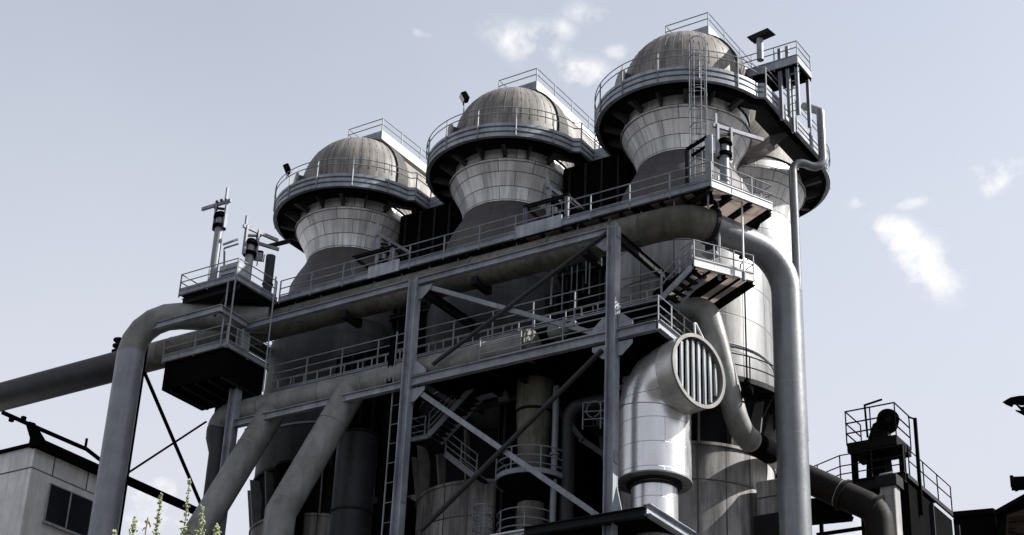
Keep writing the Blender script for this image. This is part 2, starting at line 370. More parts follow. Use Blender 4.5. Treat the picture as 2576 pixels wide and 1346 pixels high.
def make_stove(loc, label):
    t = thing('hot_stove', loc, label, 'hot stove', 'row of twin-domed hot stoves')
    L = V(loc)
    for oy in (0, SD):
        c = L+V((0, oy, 0)); n = 72 if oy == 0 else 56
        ks = 1. if oy == 0 else .68      # the rear tower has a slimmer shaft under the same cone
        def part(name, prof, mat, nn=n): return MB().lathe(prof, c, nn).build(name, mat, t, loc=c)
        part('lower_casing', [(a*ks, z) for a, z in ((3.72, 0), (3.72, 28.2), (3.72, 28.75), (3.80, 28.75), (3.80, 28.88), (3.2, 28.9))], PLANK)
        part('support_ring', [(a*ks, z) for a, z in ((3.4, 28.85), (3.45, 30.4), (3.7, 31.3), (3.9, 31.3), (3.9, 31.45), (3.6, 31.5))], DARK)
        if oy == 0:
            for j in range(16):
                a = 2*PI*(j+.5)/16; e = V((math.cos(a), math.sin(a), 0)); tt = V((-e.y, e.x, 0))*.04
                MB().prism([c+e*3.2+tt+V((0, 0, 28.9)), c+e*3.78+tt+V((0, 0, 28.9)), c+e*4.15+tt+V((0, 0, 31.2)), c+e*3.3+tt+V((0, 0, 31.2))], tt*-2).build('gusset', PIPE, t)
        b = part('body', [(a*(ks if z < 39.7 else min(1, ks*1.2)), z) for a, z in ((3.80, 31.3), (3.84, 31.5), (3.84, 33.6), (3.87, 33.6), (3.87, 36.3), (3.84, 36.3), (3.84, 38.6), (3.75, 38.95), (3.5, 39.4), (3.22, 39.72))], BODY)
        MB().lathe([(3.89*ks, 33.5), (3.92*ks, 33.55), (3.89*ks, 33.6)], c, n).build('seam_band', GALV, b, loc=c)
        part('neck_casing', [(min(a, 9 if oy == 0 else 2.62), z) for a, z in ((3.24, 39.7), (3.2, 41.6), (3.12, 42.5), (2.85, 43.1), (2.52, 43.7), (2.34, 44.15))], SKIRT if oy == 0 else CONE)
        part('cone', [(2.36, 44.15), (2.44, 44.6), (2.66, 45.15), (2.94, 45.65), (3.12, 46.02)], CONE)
        part('cone_band', [(3.19, 46.0), (3.19, 46.1), (3.08, 46.12), (3.02, ZG)], CONE)
        # dome with raised standing seams
        prof = [(3.1, ZG+.05), (3.1, 48.6)]+[(3.1*math.cos(a), 48.75+3.1*math.sin(a)) for a in [PI/2*k/22 for k in range(0, 22)]]+[(.05, 51.85)]
        d = part('dome', prof, DOME, 96)
        m = MB()
        for j in range(44):
            a = 2*PI*j/44; m.path([c+V(((rr+.012)*math.cos(a), (rr+.012)*math.sin(a), z)) for rr, z in prof[1:-3:3]], .013, 4)
        m.build('standing_seam', DOME, d, loc=c)
    # link between the domes with collar arches
    c = L+V((0, 0, 48.75)); m = MB()
    cr = lambda rad, y, n=48: [c+V((rad*math.cos(2*PI*j/n), y, rad*math.sin(2*PI*j/n))) for j in range(n)]
    def hoop(rad, y0, y1, y2=None):
        vs = cr(rad, y0)+cr(rad, y1); n = 48
        return vs, [(j, (j+1) % n, n+(j+1) % n, n+j) for j in range(n)]
    MB().add(*hoop(3.0, .5, SD-.5)).build('connecting_duct', DOME, t)
    for y in (-.5, SD-.35):
        m = MB(); n = 48
        vs = cr(2.7, y)+cr(3.17, y)+cr(3.17, y+.9)+cr(2.7, y+.9)
        m.add(vs, [(k*n+j, k*n+(j+1) % n, ((k+1) % 4)*n+(j+1) % n, ((k+1) % 4)*n+j) for k in range(4) for j in range(n)])
        m.build('collar_arch', ARCH, t)
    # manhole nozzle and small fittings on the front dome
    dr = unit((-.62, -.78, .08)); p0 = L+V((0, 0, 48.35))+dr*2.7
    mh = MB().path([p0, p0+dr*.75], .48, 18).build('manhole', ARCH, t)
    MB().path([p0+dr*.75, p0+dr*.86], .58, 18).build('cover', PIPE, mh)
    # gallery
    P = gallery_path()
    m = MB(); ins = [(p-nn*1.33, nn) for p, nn in P]
    m.sweep([(-1.36, 0), (-1.36, .06), (-.03, .06), (-.03, 0)], [(L+p, nn) for p, nn in P], True)
    m.build('gallery_floor', DARK, t)
    prof = [(-.16, -.10), (.05, -.10), (.05, .10), (-.07, .12), (-.07, .2), (.04, .22), (.04, .40), (-.07, .42), (-.07, .5), (.04, .52), (.04, .68), (-.10, .70)]
    MB().sweep(prof, [(L+p, nn) for p, nn in P], True).build('gallery_fascia', GALV, t)
    MB().sweep([(-.34, -.34), (-.26, -.34), (-.26, -.01), (-.34, -.01)], [(L+p, nn) for p, nn in P], True).build('edge_girder', BLACK, t)
    railing(t, [L+p+nn*.09+V((0, 0, .05)) for p, nn in P], 1.5, 1.75, rails=(1., .78), closed=True, foot=.12, r=.026)
    for i in range(3, len(P), 5):
        p, nn = P[i]
        if -.5 < p.y < SD+.5 and abs(p.x) > 4: nn = V((math.copysign(1, p.x), 0, 0))
        tt = V((-nn.y, nn.x, 0)); a = L+p-nn*.36; b = L+p-nn*1.36
        if i % 2: br = MB().prism([a+tt*.03+V((0, 0, -.04)), a+tt*.03+V((0, 0, -.22)), b+tt*.03+V((0, 0, -.72)), b+tt*.03+V((0, 0, -.04))], -tt*.06).build('bracket', BRK, t)
        else: br = MB().ibeam(a+V((0, 0, -.2)), b+V((0, 0, -.42)), .26, .2).build('bracket', BRK, t)
        MB().box(b+V((0, 0, -.66)), (.3, .42, .16), (nn, tt, V((0, 0, 1)))).build('bearing_seat', PIPE, br)
    # roof walkway along the link
    rw = thing('roof_walkway', L+V((0, .2, 52.0)), '', 'walkway', 'walkways on the dome tops')
    W = 1.2; y0, y1 = .2, SD+1.2
    rect = [L+V(q) for q in ((-W, y0, 52.05), (W, y0, 52.05), (W, y1, 52.05), (-W, y1, 52.05))]
    MB().prism([q+V((0, 0, .06)) for q in rect], .05).build('deck', GRATE, rw)
    mb = MB()
    for z0, z1 in ((.0, .14), (.16, .32), (.34, .52)):
        for a, b in ((0, 3), (0, 1), (3, 2)):
            mb.bar(rect[a]+V((0, 0, (z0+z1)/2)), rect[b]+V((0, 0, (z0+z1)/2)), .05, z1-z0)
    mb.build('side_board', GALV, rw)
    MB().bar(rect[1]+V((.0, .03, .26)), rect[2]+V((.0, 0, .26)), .05, .54).build('side_board', WHITE, rw)
    railing(rw, [rect[3], rect[0], rect[1], rect[2]], 1.32, 1.9, rails=(1., .72), foot=0)
    mb = MB()
    for y in (1.4, SD-1.): mb.box(L+V((0, y, 51.9)), (1.6, .2, .36))
    mb.build('saddle', ARCH, rw)
    return t, rw
SX = (-53.15, -42.95, -32.8); SY = 63.7
SL = ('nearest, right-hand hot stove with twin domes, standing highest in the photo',
      'middle hot stove with twin domes between its two neighbours, a floodlight mast beside its dome',
      'farthest, left-hand hot stove with twin domes, open sky on its left')
RL = ('railed walkway on the dome top of the nearest, highest stove', 'railed walkway on the dome top of the middle stove',
      'railed walkway on the dome top of the left-hand stove, its side board bright white')
stove0, roof0 = make_stove((SX[2], SY, 0), SL[0]); roof0['label'] = RL[0]
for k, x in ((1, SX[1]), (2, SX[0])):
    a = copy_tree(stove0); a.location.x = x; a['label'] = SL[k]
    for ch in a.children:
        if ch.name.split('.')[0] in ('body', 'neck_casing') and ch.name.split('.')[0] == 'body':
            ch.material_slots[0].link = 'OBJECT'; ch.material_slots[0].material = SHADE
    b = copy_tree(roof0); b.location.x = roof0.location.x+(x-SX[2]); b['label'] = RL[k]
# bridges between the galleries
for i, (xa, xb, lab) in enumerate(((SX[0]+4.7, SX[1]-4.45, 'dark steel bridge joining the galleries of the left and middle stoves'),
                                   (SX[1]+4.7, SX[2]-4.45, 'dark steel bridge joining the galleries of the middle and nearest stoves'))):
    t = thing('gallery_bridge', (xa, 66, ZG), lab, 'bridge', 'bridges between the stove galleries')
    ys = 64.2, 69.6
    MB().prism([(xa, ys[0], ZG-.06), (xb, ys[0], ZG-.06), (xb, ys[1], ZG-.06), (xa, ys[1], ZG-.06)], .07).build('deck', DARK, t)
    for y in ys:
        mb = MB()
        for z in (.08, .32, .56): mb.bar((xa, y, ZG+z), (xb, y, ZG+z), .05, .2)
        mb.build('side_board', GALV, t)
        MB().ibeam((xa-.3, y+.3, ZG-.4), (xb+.3, y+.3, ZG-.4), .5, .25).build('beam', BLACK, t)
        railing(t, [(xa, y, ZG+.05), (xb, y, ZG+.05)], 1.5, 1.2, rails=(1., .75))
def tvent(p, h, label, arm=.55, r=.14, ax=(1, 0, 0)):
    t = thing('vent_pipe', p, label, 'vent'); p = V(p); ax = V(ax)
    MB().path([p, p+V((0, 0, h))], r, 14).build('stem', GALV, t)
    q = p+V((0, 0, h+.1)); tt = V((-ax.y, ax.x, 0))
    m = MB(); m.prism([q-ax*arm-tt*.22+V((0, 0, .05)), q-ax*arm+tt*.22+V((0, 0, .05)), q-ax*arm*.7+tt*.22+V((0, 0, -.22)), q-ax*arm*.7-tt*.22+V((0, 0, -.22))], ax*(2*arm))
    m.build('cap', DARK, t)
    return t
tvent((-38.2, 66.9, ZG), 2.6, 'small vent post with a flat tilted cap behind the nearest stove gallery', .5)

for xa, xb, lab in ((SX[0]+3.2, SX[1]-3.2, 'left and middle'), (SX[1]+3.2, SX[2]-3.2, 'middle and nearest')):  # added boxes that keep the gaps dark and the sun off the cones
    t = thing('sun_blocker', ((xa+xb)/2, 67, 38), 'black box added to keep the sun out under the gallery between the %s stoves' % lab, 'sun blocker', 'added sun blockers between the stoves')
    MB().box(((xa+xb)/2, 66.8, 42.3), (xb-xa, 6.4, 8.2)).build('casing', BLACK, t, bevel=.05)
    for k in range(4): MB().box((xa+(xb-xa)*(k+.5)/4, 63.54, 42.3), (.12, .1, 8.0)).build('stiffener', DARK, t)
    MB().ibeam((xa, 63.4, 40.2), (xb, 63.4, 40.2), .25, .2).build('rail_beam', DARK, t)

# ------------------------------------------------------------------ lift-side platform, vent and small pipe behind the nearest stove
t = thing('high_platform', (-28.6, 71, 49), 'high railed steel platform on uprights behind the right side of the nearest stove', 'platform')
ZP = 49.0
pb = at(1497, 425, Z=ZP, c='d2'); pa = pb-V((3.6, 0, 0)); q = V((1, 0, 0)); k = V((0, 1, 0)); pc, pd = pb+k*1.6, pa+k*1.6
MB().prism([pa, pb, pc, pd], -.1).build('deck', BLACK, t)
toe(t, [pa, pb, pc], .5, 0, .06, GALV, lip=True)
railing(t, [pd, pa, pb, pc], 1.3, 1.2, rails=(1., .72))
for f, b in ((-.95, .1), (-.55, .1), (-.1, .12), (-.95, 1.4), (-.1, 1.4)):
    p = pb+V((f, b, 0)); MB().ibeam((p.x, p.y, ZG-.6), (p.x, p.y, ZP+(1.25 if b < 1 and f < -.3 else -.12)), .16, .16).build('upright', STEEL, t)
MB().ibeam(pa+V((0, .2, -.26)), pb+V((0, .2, -.26)), .3, .2).build('beam', DARK, t)
for i in range(6):
    z = ZG-.3+i*.42; MB().tube((pb.x-.5, pb.y+.1, z), (pb.x-.1, pb.y+.1, z), .022, 6).build('rung', STEEL, t)
p = at(1248, 405, Y=pa.y-.6, c='d2')
tvent(p, at(1240, 250, Y=pa.y-.6, c='d2').z-p.z, 'tall vent pipe with a broad T-shaped cap beside the high platform', .62, .17, ax=unit((.9, -.15, 0)))

zz = [(1545, 715, 71.2), (1655, 757, 70.6), (1655, 1060, 70.6), (1672, 1128, 70.6), (1638, 1160, 70.2), (1485, 1082, 69.2), (1455, 1110, 69.), (1465, 1346, 69.)]
pts = [at(1545, 715, Y=69.4, c='d2'), at(1652, 752, Y=68.4, c='d2'), at(1662, 1155, Y=68.4, c='d2'), at(1462, 1070, Y=67.4, c='d2')]
pts[2].x, pts[2].y = pts[1].x, pts[1].y
pts.append(V((pts[3].x, pts[3].y, 31.)))
tp = tag(MB().path(fillet(pts, [.25, .5, .5], 5), .21, 16).build('drain_pipe', RPIPE, loc=pts[-1]), 'thin cranked grey pipe running down the right side of the nearest stove', 'pipe')

# ------------------------------------------------------------------ supporting frame
FY = 55.2; CX = (-52.35, -42.2, -31.87)
t = thing('support_frame', (CX[1], FY, 0), 'blue-grey steel frame of tall columns, long beams and crossed braces before the stoves', 'steel frame')
for x, zt in zip(CX, (36.7, 36.9, 36.95)):
    m = MB()
    for s in (-1, 1): m.box((x+s*.2, FY, zt/2), (.045, .42, zt))
    m.box((x, FY+.02, zt/2), (.35, .05, zt))
    c_ = m.build('column', GIRD, t)
    for z in (31.75, 36.6, 26.5):
        if z < zt: MB().box((x+.245, FY-.02, z-.05), (.02, .36, .5)).build('splice_plate', STEEL, c_)
for x in CX[1:]:
    for z in (36.6, 31.7): MB().ibeam((x, FY+.25, z), (x, 60., z), .42, .22).build('tie_beam', DARK, t)
def cbeam(x0, x1, y, z, h=.34, b=.26, mat=GIRD): MB().ibeam((x0, y, z), (x1, y, z), h, b, (0, 0, 1)).build('beam', mat, t)
cbeam(-52.2, CX[1]-.25, FY-.02, 36.72); cbeam(CX[1]+.25, CX[2]-.25, FY-.02, 36.72)
cbeam(CX[0]+.25, CX[1]-.25, FY-.02, 31.72); cbeam(CX[1]+.25, CX[2]-.25, FY-.02, 31.78, .42); cbeam(CX[2]+.25, -29.82, FY-.02, 31.78, .42)
MB().ibeam((-29.7, FY-.1, 31.78), (-29.7, 59.5, 31.78), .42, .24).build('beam', GIRD, t)
# forward bay at the left end
MB().ibeam((-51.9, 53.05, 36.72), (-52.0, FY-.2, 36.72), .34, .24).build('beam', GIRD, t)
MB().ibeam((-51.8, 53.0, 36.72), (-57.6, 53.0, 36.72), .34, .24).build('beam', GIRD, t)
def brace(p, q, dy, mat, w, h):
    a = at(*p[1:], Y=FY+dy, c=p[0]); b = at(*q[1:], Y=FY+dy, c=q[0])
    MB().bar(a, b, .09, h, (0, 1, 0)).build('brace', mat, t) if w == 'flat' else MB().path([a, b], h/2, 12).build('brace', mat, t)
def brace2(p, q, dy, mat, h):
    a = at(*p[1:], Y=FY+dy, c=p[0]); b = at(*q[1:], Y=FY+dy, c=q[0]); d = (b-a).normalized(); up = d.cross(V((0, 1, 0))).normalized()
    m = MB(); m.bar(a, b, .03, h, up); m.bar(a-up*(h/2)+V((0, .07, 0)), b-up*(h/2)+V((0, .07, 0)), .14, .025, up); m.build('brace', mat, t)
brace2(('d3', 10, 758), ('d3', 1330, 1128), .05, STEEL, .2)
brace(('d3', 1405, 345), ('d3', 60, 1360), -.08, DPIPE, 'tube', .2)
brace2(('d5', 110, 285), ('d5', 1490, 1240), .05, STEEL, .22)
brace(('d5', 1470, 0), ('d5', 150, 1315), -.08, DPIPE, 'tube', .22)

for x in CX[1:]:
    for z, sg in ((36.45, -1), (31.45, -1), (32.1, 1)):
        for sx_ in (-1, 1):
            if (x == CX[1] and sx_ < 0) or (x == CX[2] and sx_ > 0 and z > 36): continue
            MB().prism([(x+sx_*.23, FY-.02, z), (x+sx_*.95, FY-.02, z), (x+sx_*.95, FY-.02, z+sg*.18), (x+sx_*.45, FY-.02, z+sg*.62), (x+sx_*.23, FY-.02, z+sg*.62)], (0, .025, 0)).build('gusset_plate', STEEL, t)

# bent with crossed braces beside the left standpipe
PX = -56.9
t = thing('braced_bent', (PX, 55, 0), 'black bent with two crossed rods beside the left standpipe, against the sky', 'steel frame')
pt = lambda x, y: at(x, y, X=PX, c='c2')
MB().bar(pt(1050, 160), pt(1460, 1120), .1, .15, (1, 0, 0)).build('brace', BLACK, t)
MB().bar(pt(900, 915), pt(1500, 522), .08, .1, (1, 0, 0)).build('brace', BLACK, t)
a, b = pt(880, 928), pt(1440, 1215); b.z = a.z
MB().ibeam(a, b, .34, .25).build('beam', BLACK, t)
for p in (pt(1000, 200), pt(1480, 1100)): MB().ibeam((PX, p.y+(.1 if p.y < 55 else .3), 0), (PX, p.y+(.1 if p.y < 55 else .3), 36), .35, .3, (1, 0, 0)).build('column', BLACK, t)

# ------------------------------------------------------------------ pipes
def ring(root, p, d, r, w=.1, mat=None, name='flange'):
    d = unit(d); return MB().path([V(p)-d*w/2, V(p)+d*w/2], r, 28).build(name, mat or PIPE, root)
HY, HZ, HR = 57.0, 37.6, .73
t = thing('upper_header_pipe', (-45, HY, HZ), 'long olive-grey header pipe running under the upper walkway and on to the left edge', 'pipe')
MB().path([(-61.6, HY, HZ), (-50, HY, HZ), (-31.4, HY, HZ-.08)], HR, 40).build('header', PIPE2, t)
MB().path([(-120, HY, HZ-.1), (-61.6, HY, HZ)], HR+.05, 40).build('header', DPIPE, t)
for x in (-58.6, -49.8, -45.6, -40.1, -36., -32.8): ring(t, (x, HY, HZ-.01), (1, 0, 0), HR+.025, .09, PIPE2, 'weld_band')
for x in (-54.5, -47.2, -39.8, -34.): MB().box((x, HY, HZ-.78), (.3, 1.3, .4)).build('saddle', DARK, t)
q = at(299, 872, Y=HY); m = MB(); m.tube((q.x, HY, HZ+.5), (q.x, HY, q.z+.45), .09, 8)
for k in range(3): m.lathe([(.1, -.05), (.34, -.04), (.34, .04), (.1, .05)], (q.x, HY, q.z-.3+.33*k), 14)
m.build('spring_hanger', DARK, t)

# standpipes turning down at each end
t = thing('left_standpipe', at(1080, 880+466, Y=53.) if False else (-58.3, 53.4, 0), 'thick slate-grey standpipe bending down against the sky on the left', 'pipe')
E0 = at(345, 790, Z=37.55); top = V((-51.9, 56.4, 37.55)); bot = V((E0.x, E0.y, 0))
cl = fillet([top, V((E0.x, E0.y, 37.55)), bot], 2.1, 5)
MB().path(cl[:-1], .655, 44).build('bend', PIPE, t); MB().path([cl[-2], cl[-1]], .67, 44).build('riser', LPIPE, t)
ring(t, cl[-2], (0, 0, 1), .685, .06, LPIPE, 'weld_band')
t = thing('right_standpipe', (-27.1, 61.9, 0), 'tall silver-grey standpipe bending down at the right end, sunlit along one side', 'pipe')
E1 = at(1975, 652, Z=36.9); cl = fillet([V((-31.4, HY, HZ-.08)), V((-29.15, HY, HZ-.12)), V((E1.x, E1.y, 36.9)), V((E1.x, E1.y, 0))], [1.7, 1.9], 6)
MB().path(cl[:8], HR-.02, 44).build('header_bend', PIPE2, t); ring(t, cl[7], cl[7]-cl[6], HR+.1, .16, DARK)
MB().path(cl[7:-1], .65, 44).build('bend', RPIPE, t); MB().path([cl[-2], cl[-1]], .655, 44).build('riser', RPIPE, t)
for z in (35.1, 33.4, 30.9, 28.6, 26.2): ring(t, (E1.x, E1.y, z), (0, 0, 1), .658, .03, LPIPE, 'weld_band')
# valve hanging below the joint of header and right standpipe
q = cl[7]; t = thing('slide_valve', q+V((0, 0, -1)), 'small dark valve hanging under the joint of upper header and right standpipe', 'valve')
MB().box(q+V((0, 0, -.95)), (.4, .4, .7)).build('bonnet', DARK, t, bevel=.03); MB().tube(q+V((0, 0, -1.9)), q+V((0, 0, -1.3)), .07, 10).build('spindle', STEEL, t); MB().box(q+V((0, 0, -1.35)), (.6, .6, .1)).build('flange', STEEL, t)

LY, LZ, LR = 56.0, 32.62, .64
t = thing('lower_header_pipe', (-47, LY, LZ), 'grey lower header pipe below the lower walkway with two slanting branches', 'pipe')
e0 = at(527, 1075, Y=LY); xl = at(560, 1070, Y=LY).x
cl = fillet([(-35.9, LY, LZ), (xl-.1, LY, LZ), (xl-.1, LY, 20)], .9, 6)
cl = fillet([(-35.9, LY, LZ), (xl-.12, LY, LZ), (xl-.12, LY, 20)], .72, 7)
ex = cl[8].x
MB().path([(-36.2, LY, LZ), *cl[1:8]], LR, 36).build('header', PIPE, t)
MB().path([cl[7], cl[8], (ex, LY, cl[8].z-.35), (ex+.1, LY, cl[8].z-1.1), (ex+.1, LY, 0)], [LR, LR, LR-.02, .47, .47], 30).build('downpipe', DPIPE, t)
for x in (-51.2, -47.6, -45.1, -41.2, -38.6): ring(t, (x, LY, LZ), (1, 0, 0), LR+.02, .07, PIPE, 'weld_band')
ring(t, (-36.3, LY, LZ), (1, 0, 0), LR+.12, .12, PIPE2)
for (u0, v0, u1, v1, yb, r, bend) in ((690, 1040, 512, 1318, 53.4, .64, False), (884, 1000, 706, 1290, 53.3, .68, True)):
    a = at(u0, v0, Y=LY); a.z = LZ-.1; b = at(u1, v1, Y=yb); d = (b-a)
    pts = [a, b] if not bend else [a, b-d*.07, b-d*.0, b+V((d.x*.05, d.y*.05, -6))]
    if not bend: pts.append(b+d*1.2)
    MB().path(pts, r, 36).build('branch', PIPE, t)
    for f in ((.36,) if not bend else (.30, .93)): ring(t, a+d*f, d, r+.018, .05, PIPE, 'weld_band')
    p = a+d*.24
    MB().prism([p+V((-.55, -.35, .25)), p+V((.5, -.35, .25)), p+V((0, -.62, -1.0))], (0, -.05, 0)).build('gusset', PIPE, t)

# bulky dark pipes standing behind the branches
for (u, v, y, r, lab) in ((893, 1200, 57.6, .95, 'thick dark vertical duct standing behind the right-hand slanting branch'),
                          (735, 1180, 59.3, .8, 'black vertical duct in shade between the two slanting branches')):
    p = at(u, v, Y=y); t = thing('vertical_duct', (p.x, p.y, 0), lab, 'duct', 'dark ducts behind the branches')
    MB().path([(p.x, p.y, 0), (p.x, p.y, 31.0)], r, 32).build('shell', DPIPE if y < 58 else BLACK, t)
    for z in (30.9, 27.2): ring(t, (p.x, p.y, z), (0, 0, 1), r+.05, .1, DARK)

# S-shaped pipe
t = thing('cranked_pipe', (-29, 58.5, 30), 'swan-necked grey pipe sweeping down to the right behind the louvred duct', 'pipe')
c0 = [at(1560, 800, Y=58.6), at(1778, 772, Y=58.6), at(1800, 850, Y=58.6), at(1862, 1092, Y=59.6), at(1957, 1150, Y=63.4)]
cl = fillet(c0, [.9, .9, 1.1], 5)
MB().path(cl[:-1], .49, 32).build('run', PIPE, t)
a, b = cl[-2], cl[-1]; d = b-a
MB().path([a, a+d*.72], .5, 32).build('black_sleeve', BLACK, t)
MB().path([a+d*.72, b], .492, 32).build('pale_band', BEIGE, t); MB().path([b, b+d*.2], .49, 32).build('run', PIPE2, t)
ring(t, a, d, .51, .12, BEIGE)

# louvred elbow duct
ED = unit((.966, -.257, 0)); EA = V((-31.17, 57.5, 0)); EZ = 30.25
t = thing('louvred_duct', (EA.x, EA.y, 20), 'big bright sheet-metal elbow duct with a round mouth of upright louvre bars', 'air duct')
m = MB(); seg = []
cl = fillet([V((EA.x, EA.y, 26.05)), V((EA.x, EA.y, EZ)), V((EA.x, EA.y, EZ))+ED*2.45], 1.35, 3)
MB().path(cl[:2], 1.5, 64, cap=False).build('riser', DUCT, t, loc=EA)
MB().path(cl[1:], 1.5, 64, cap=False).build('elbow', DUCT, t, loc=EA)
M0 = cl[-1]
for i in (1, 2, 3, 4):
    dd = unit((cl[i]-cl[i-1]).normalized()+(cl[min(i+1, 5)]-cl[i]).normalized()); MB().path([cl[i]-dd*.02, cl[i]+dd*.02], 1.512, 64).build('seam_band', GALV, t) if i in (1,) else None
def annulus(c, d, r0, r1, w, name, mat, n=64):
    c = V(c); d = unit(d); x = d.cross(V((0, 0, 1))) if abs(d.z) < .9 else V((1, 0, 0)); x.normalize(); y = d.cross(x); m = MB()
    vs = []
    for rad, o in ((r0, 0), (r1, 0), (r1, w), (r0, w)): vs += [c+d*o+x*rad*math.cos(2*PI*j/n)+y*rad*math.sin(2*PI*j/n) for j in range(n)]
    m.add(vs, [(k*n+j, k*n+(j+1) % n, ((k+1) % 4)*n+(j+1) % n, ((k+1) % 4)*n+j) for k in range(4) for j in range(n)])
    return m.build(name, mat, t)
annulus(M0-ED*.95, ED, 1.46, 1.55, .9, 'collar', COLL)
annulus(M0-ED*.06, ED, 1.43, 1.585, .1, 'mouth_rim', RIM)
annulus((EA.x, EA.y, 26.0), (0, 0, 1), .9, 1.53, .06, 'bottom_plate', PIPE)
MB().path([M0-ED*.7, M0-ED*.68], 1.44, 48).build('inner_screen', BLACK, t)
sd = V((0, 0, 1)).cross(ED).normalized()
for i in range(8):
    o = -1.2+i*.343; hh = math.sqrt(1.40**2-o*o)
    c = M0-ED*.16+sd*o
    m = MB(); m.bar(c-V((0, 0, hh)), c+V((0, 0, hh)), .235, .10, (ED+sd*.4))
    m.build('louvre_bar', LOUV, t, bevel=.03)
MB().path([(EA.x, EA.y, 0), (EA.x, EA.y, 26.0)], .95, 44).build('neck', DUCT, t, loc=EA)
for z, r in ((25.95, 1.12), (25.8, 1.02)): ring(t, (EA.x, EA.y, z), (0, 0, 1), r, .1, DARK)
hp = M0-ED*.12+V((0, 0, 1.52))
MB().path(fillet([hp-sd*.05, hp-sd*.1+V((0, 0, .62)), hp+V((0, 0, .62)), hp+sd*.55+V((0, 0, -.05))], .06, 3), .045, 8).build('lifting_frame', WHITE, t)

# ------------------------------------------------------------------ walkways
WY0, WY1, WZ = 56.4, 57.9, 38.43
t = thing('upper_walkway', (-40, 57, WZ), 'long railed upper walkway above the header pipe, before the three stoves', 'walkway')
XR = -27.87; XL = -51.35
pe = at(1942, 524, Z=WZ)                       # end of the skew platform
pd_ = V((pe.x-1.9, pe.y+1.0, WZ))
MB().prism([(XL, WY0+.06, WZ), (XR-.06, WY0+.06, WZ), (XR-.6, WY1, WZ), (XL, WY1, WZ)], .05).build('deck', DARK, t)
cA = V((XR, WY0, WZ))
MB().prism([cA+V((-.1, .12, 0)), pe+V((-.08, 0, 0)), pd_, V((-30.6, 57.95, WZ))], .045).build('platform_deck', GRATE, t)
toe(t, [(XL, WY0, WZ), (XR, WY0, WZ)], .30, -.04, .06)
toe(t, [cA, pe], .38, -.12, .06, WHITE)
dq = (pe-cA); bk = (pd_-pe)
for f in (.0, .33, .66, .98):
    p = cA+dq*f; MB().ibeam(p+V((0, 0, -.16)), p+bk*1.0+V((0, 0, -.16)), .24, .16).build('joist', DARK, t)
MB().ibeam(pe+V((-.1, 0, -.18)), pd_+V((-.1, 0, -.18)), .3, .2).build('joist', BLACK, t)
k1 = pe+bk*.45; MB().bar(k1+V((0, 0, -.3)), k1+V((-.75, -.35, -2.0)), .12, .16).build('knee_brace', BLACK, t)
railing(t, [(XL, WY0-.03, WZ), (XR, WY0-.03, WZ)], 1.13, 1.92)
railing(t, [cA+V((.02, -.03, 0)), pe, pe+bk*.35], 1.13, 1.1)
railing(t, [(XL, WY1, WZ), (-32.2, WY1, WZ)], 1.13, 3.9, rails=(1., .55))
for i in range(24): MB().ibeam((XL+i*1.0, WY0+.05, WZ-.1), (XL+i*1.0, WY1-.05, WZ-.1), .16, .1).build('cross_bearer', DARK, t)
for i in range(15):
    x = -50.6+i*1.6; MB().bar((x, WY0+.35, WZ-.9), (x, WY0+.35, WZ-.05), .06, .06).build('hanger', STEEL, t)
for u0, u1, c, y0, y1 in ((760, 1160, 'd3', 378, 300), (745, 870, 'd3', 372, 345)):
    pass
for xa, xb in ((-37.6, -35.2), (-45.9, -44.1)):
    MB().box(((xa+xb)/2, WY0-.05, WZ+.22), (xb-xa, .06, .62)).build('kick_plate', GALV, t)
for xa, xb in ((-37.4, -34.9), (-34.6, -31.9), (-30.9, -28.9)):
    MB().box(((xa+xb)/2, WY0+.7, WZ-.02), (xb-xa, .9, .03)).build('grating_panel', GRATE, t)

# left end platforms of the upper level
UC = at(594, 702, Z=WZ); UL = at(455, 722, Z=WZ); UL.y = UC.y; UL.x -= .7; US = V((XL-.1, WY0+.2, WZ))
t = thing('valve_platform', (UC.x, UC.y, WZ), 'upper corner platform on the left carrying two valve stacks above the bend', 'platform', 'left corner platforms')
back = V((UL.x, 57.2, WZ))
MB().prism([UC+V((-.05, .05, 0)), US, V((US.x, 57.3, WZ)), back, UL], .05).build('deck', DARK, t)
toe(t, [UL, UC, V((UC.x+.05, WY0, WZ))], .30, -.04, .06)
railing(t, [V((UL.x, UL.y+2.6, WZ)), UL, UC, V((UC.x+.05, WY0-.1, WZ))], 1.13, 2.2)
MB().box((UC.x-.62, UC.y+.5, WZ+.55), (1.25, .9, .95)).build('machine_plinth', GALV, t, bevel=.03)
MB().box((UC.x-.62, UC.y+.04, WZ+.3), (.8, .06, .28)).build('plinth_opening', BLACK, t)
MB().bar((UC.x-.4, UC.y+.2, WZ-.1), (UC.x-1.6, UC.y+.5, WZ-1.4), .08, .1).build('knee_brace', DARK, t)
MB().ibeam((UL.x, UL.y+.3, WZ-.25), (UC.x, UC.y+.3, WZ-.25), .3, .2).build('joist', DARK, t)
# railed run going back behind the left stove
t = thing('rear_walkway', (-54.5, 60, WZ), 'short railed walkway running back past the foot of the left stove neck', 'walkway')
ra, rb = V((-56.4, 57.6, WZ)), V((-56.4, 66.0, WZ))
MB().prism([ra, ra+V((1.1, 0, 0)), rb+V((1.1, 0, 0)), rb], .05).build('deck', DARK, t)
railing(t, [ra, rb], 1.2, 1.9, rails=(1., .75, .5, .25)); railing(t, [ra+V((1.1, 0, 0)), rb+V((1.1, 0, 0))], 1.2, 2.2, rails=(1., .6))
toe(t, [ra, rb], .2, 0, .05)

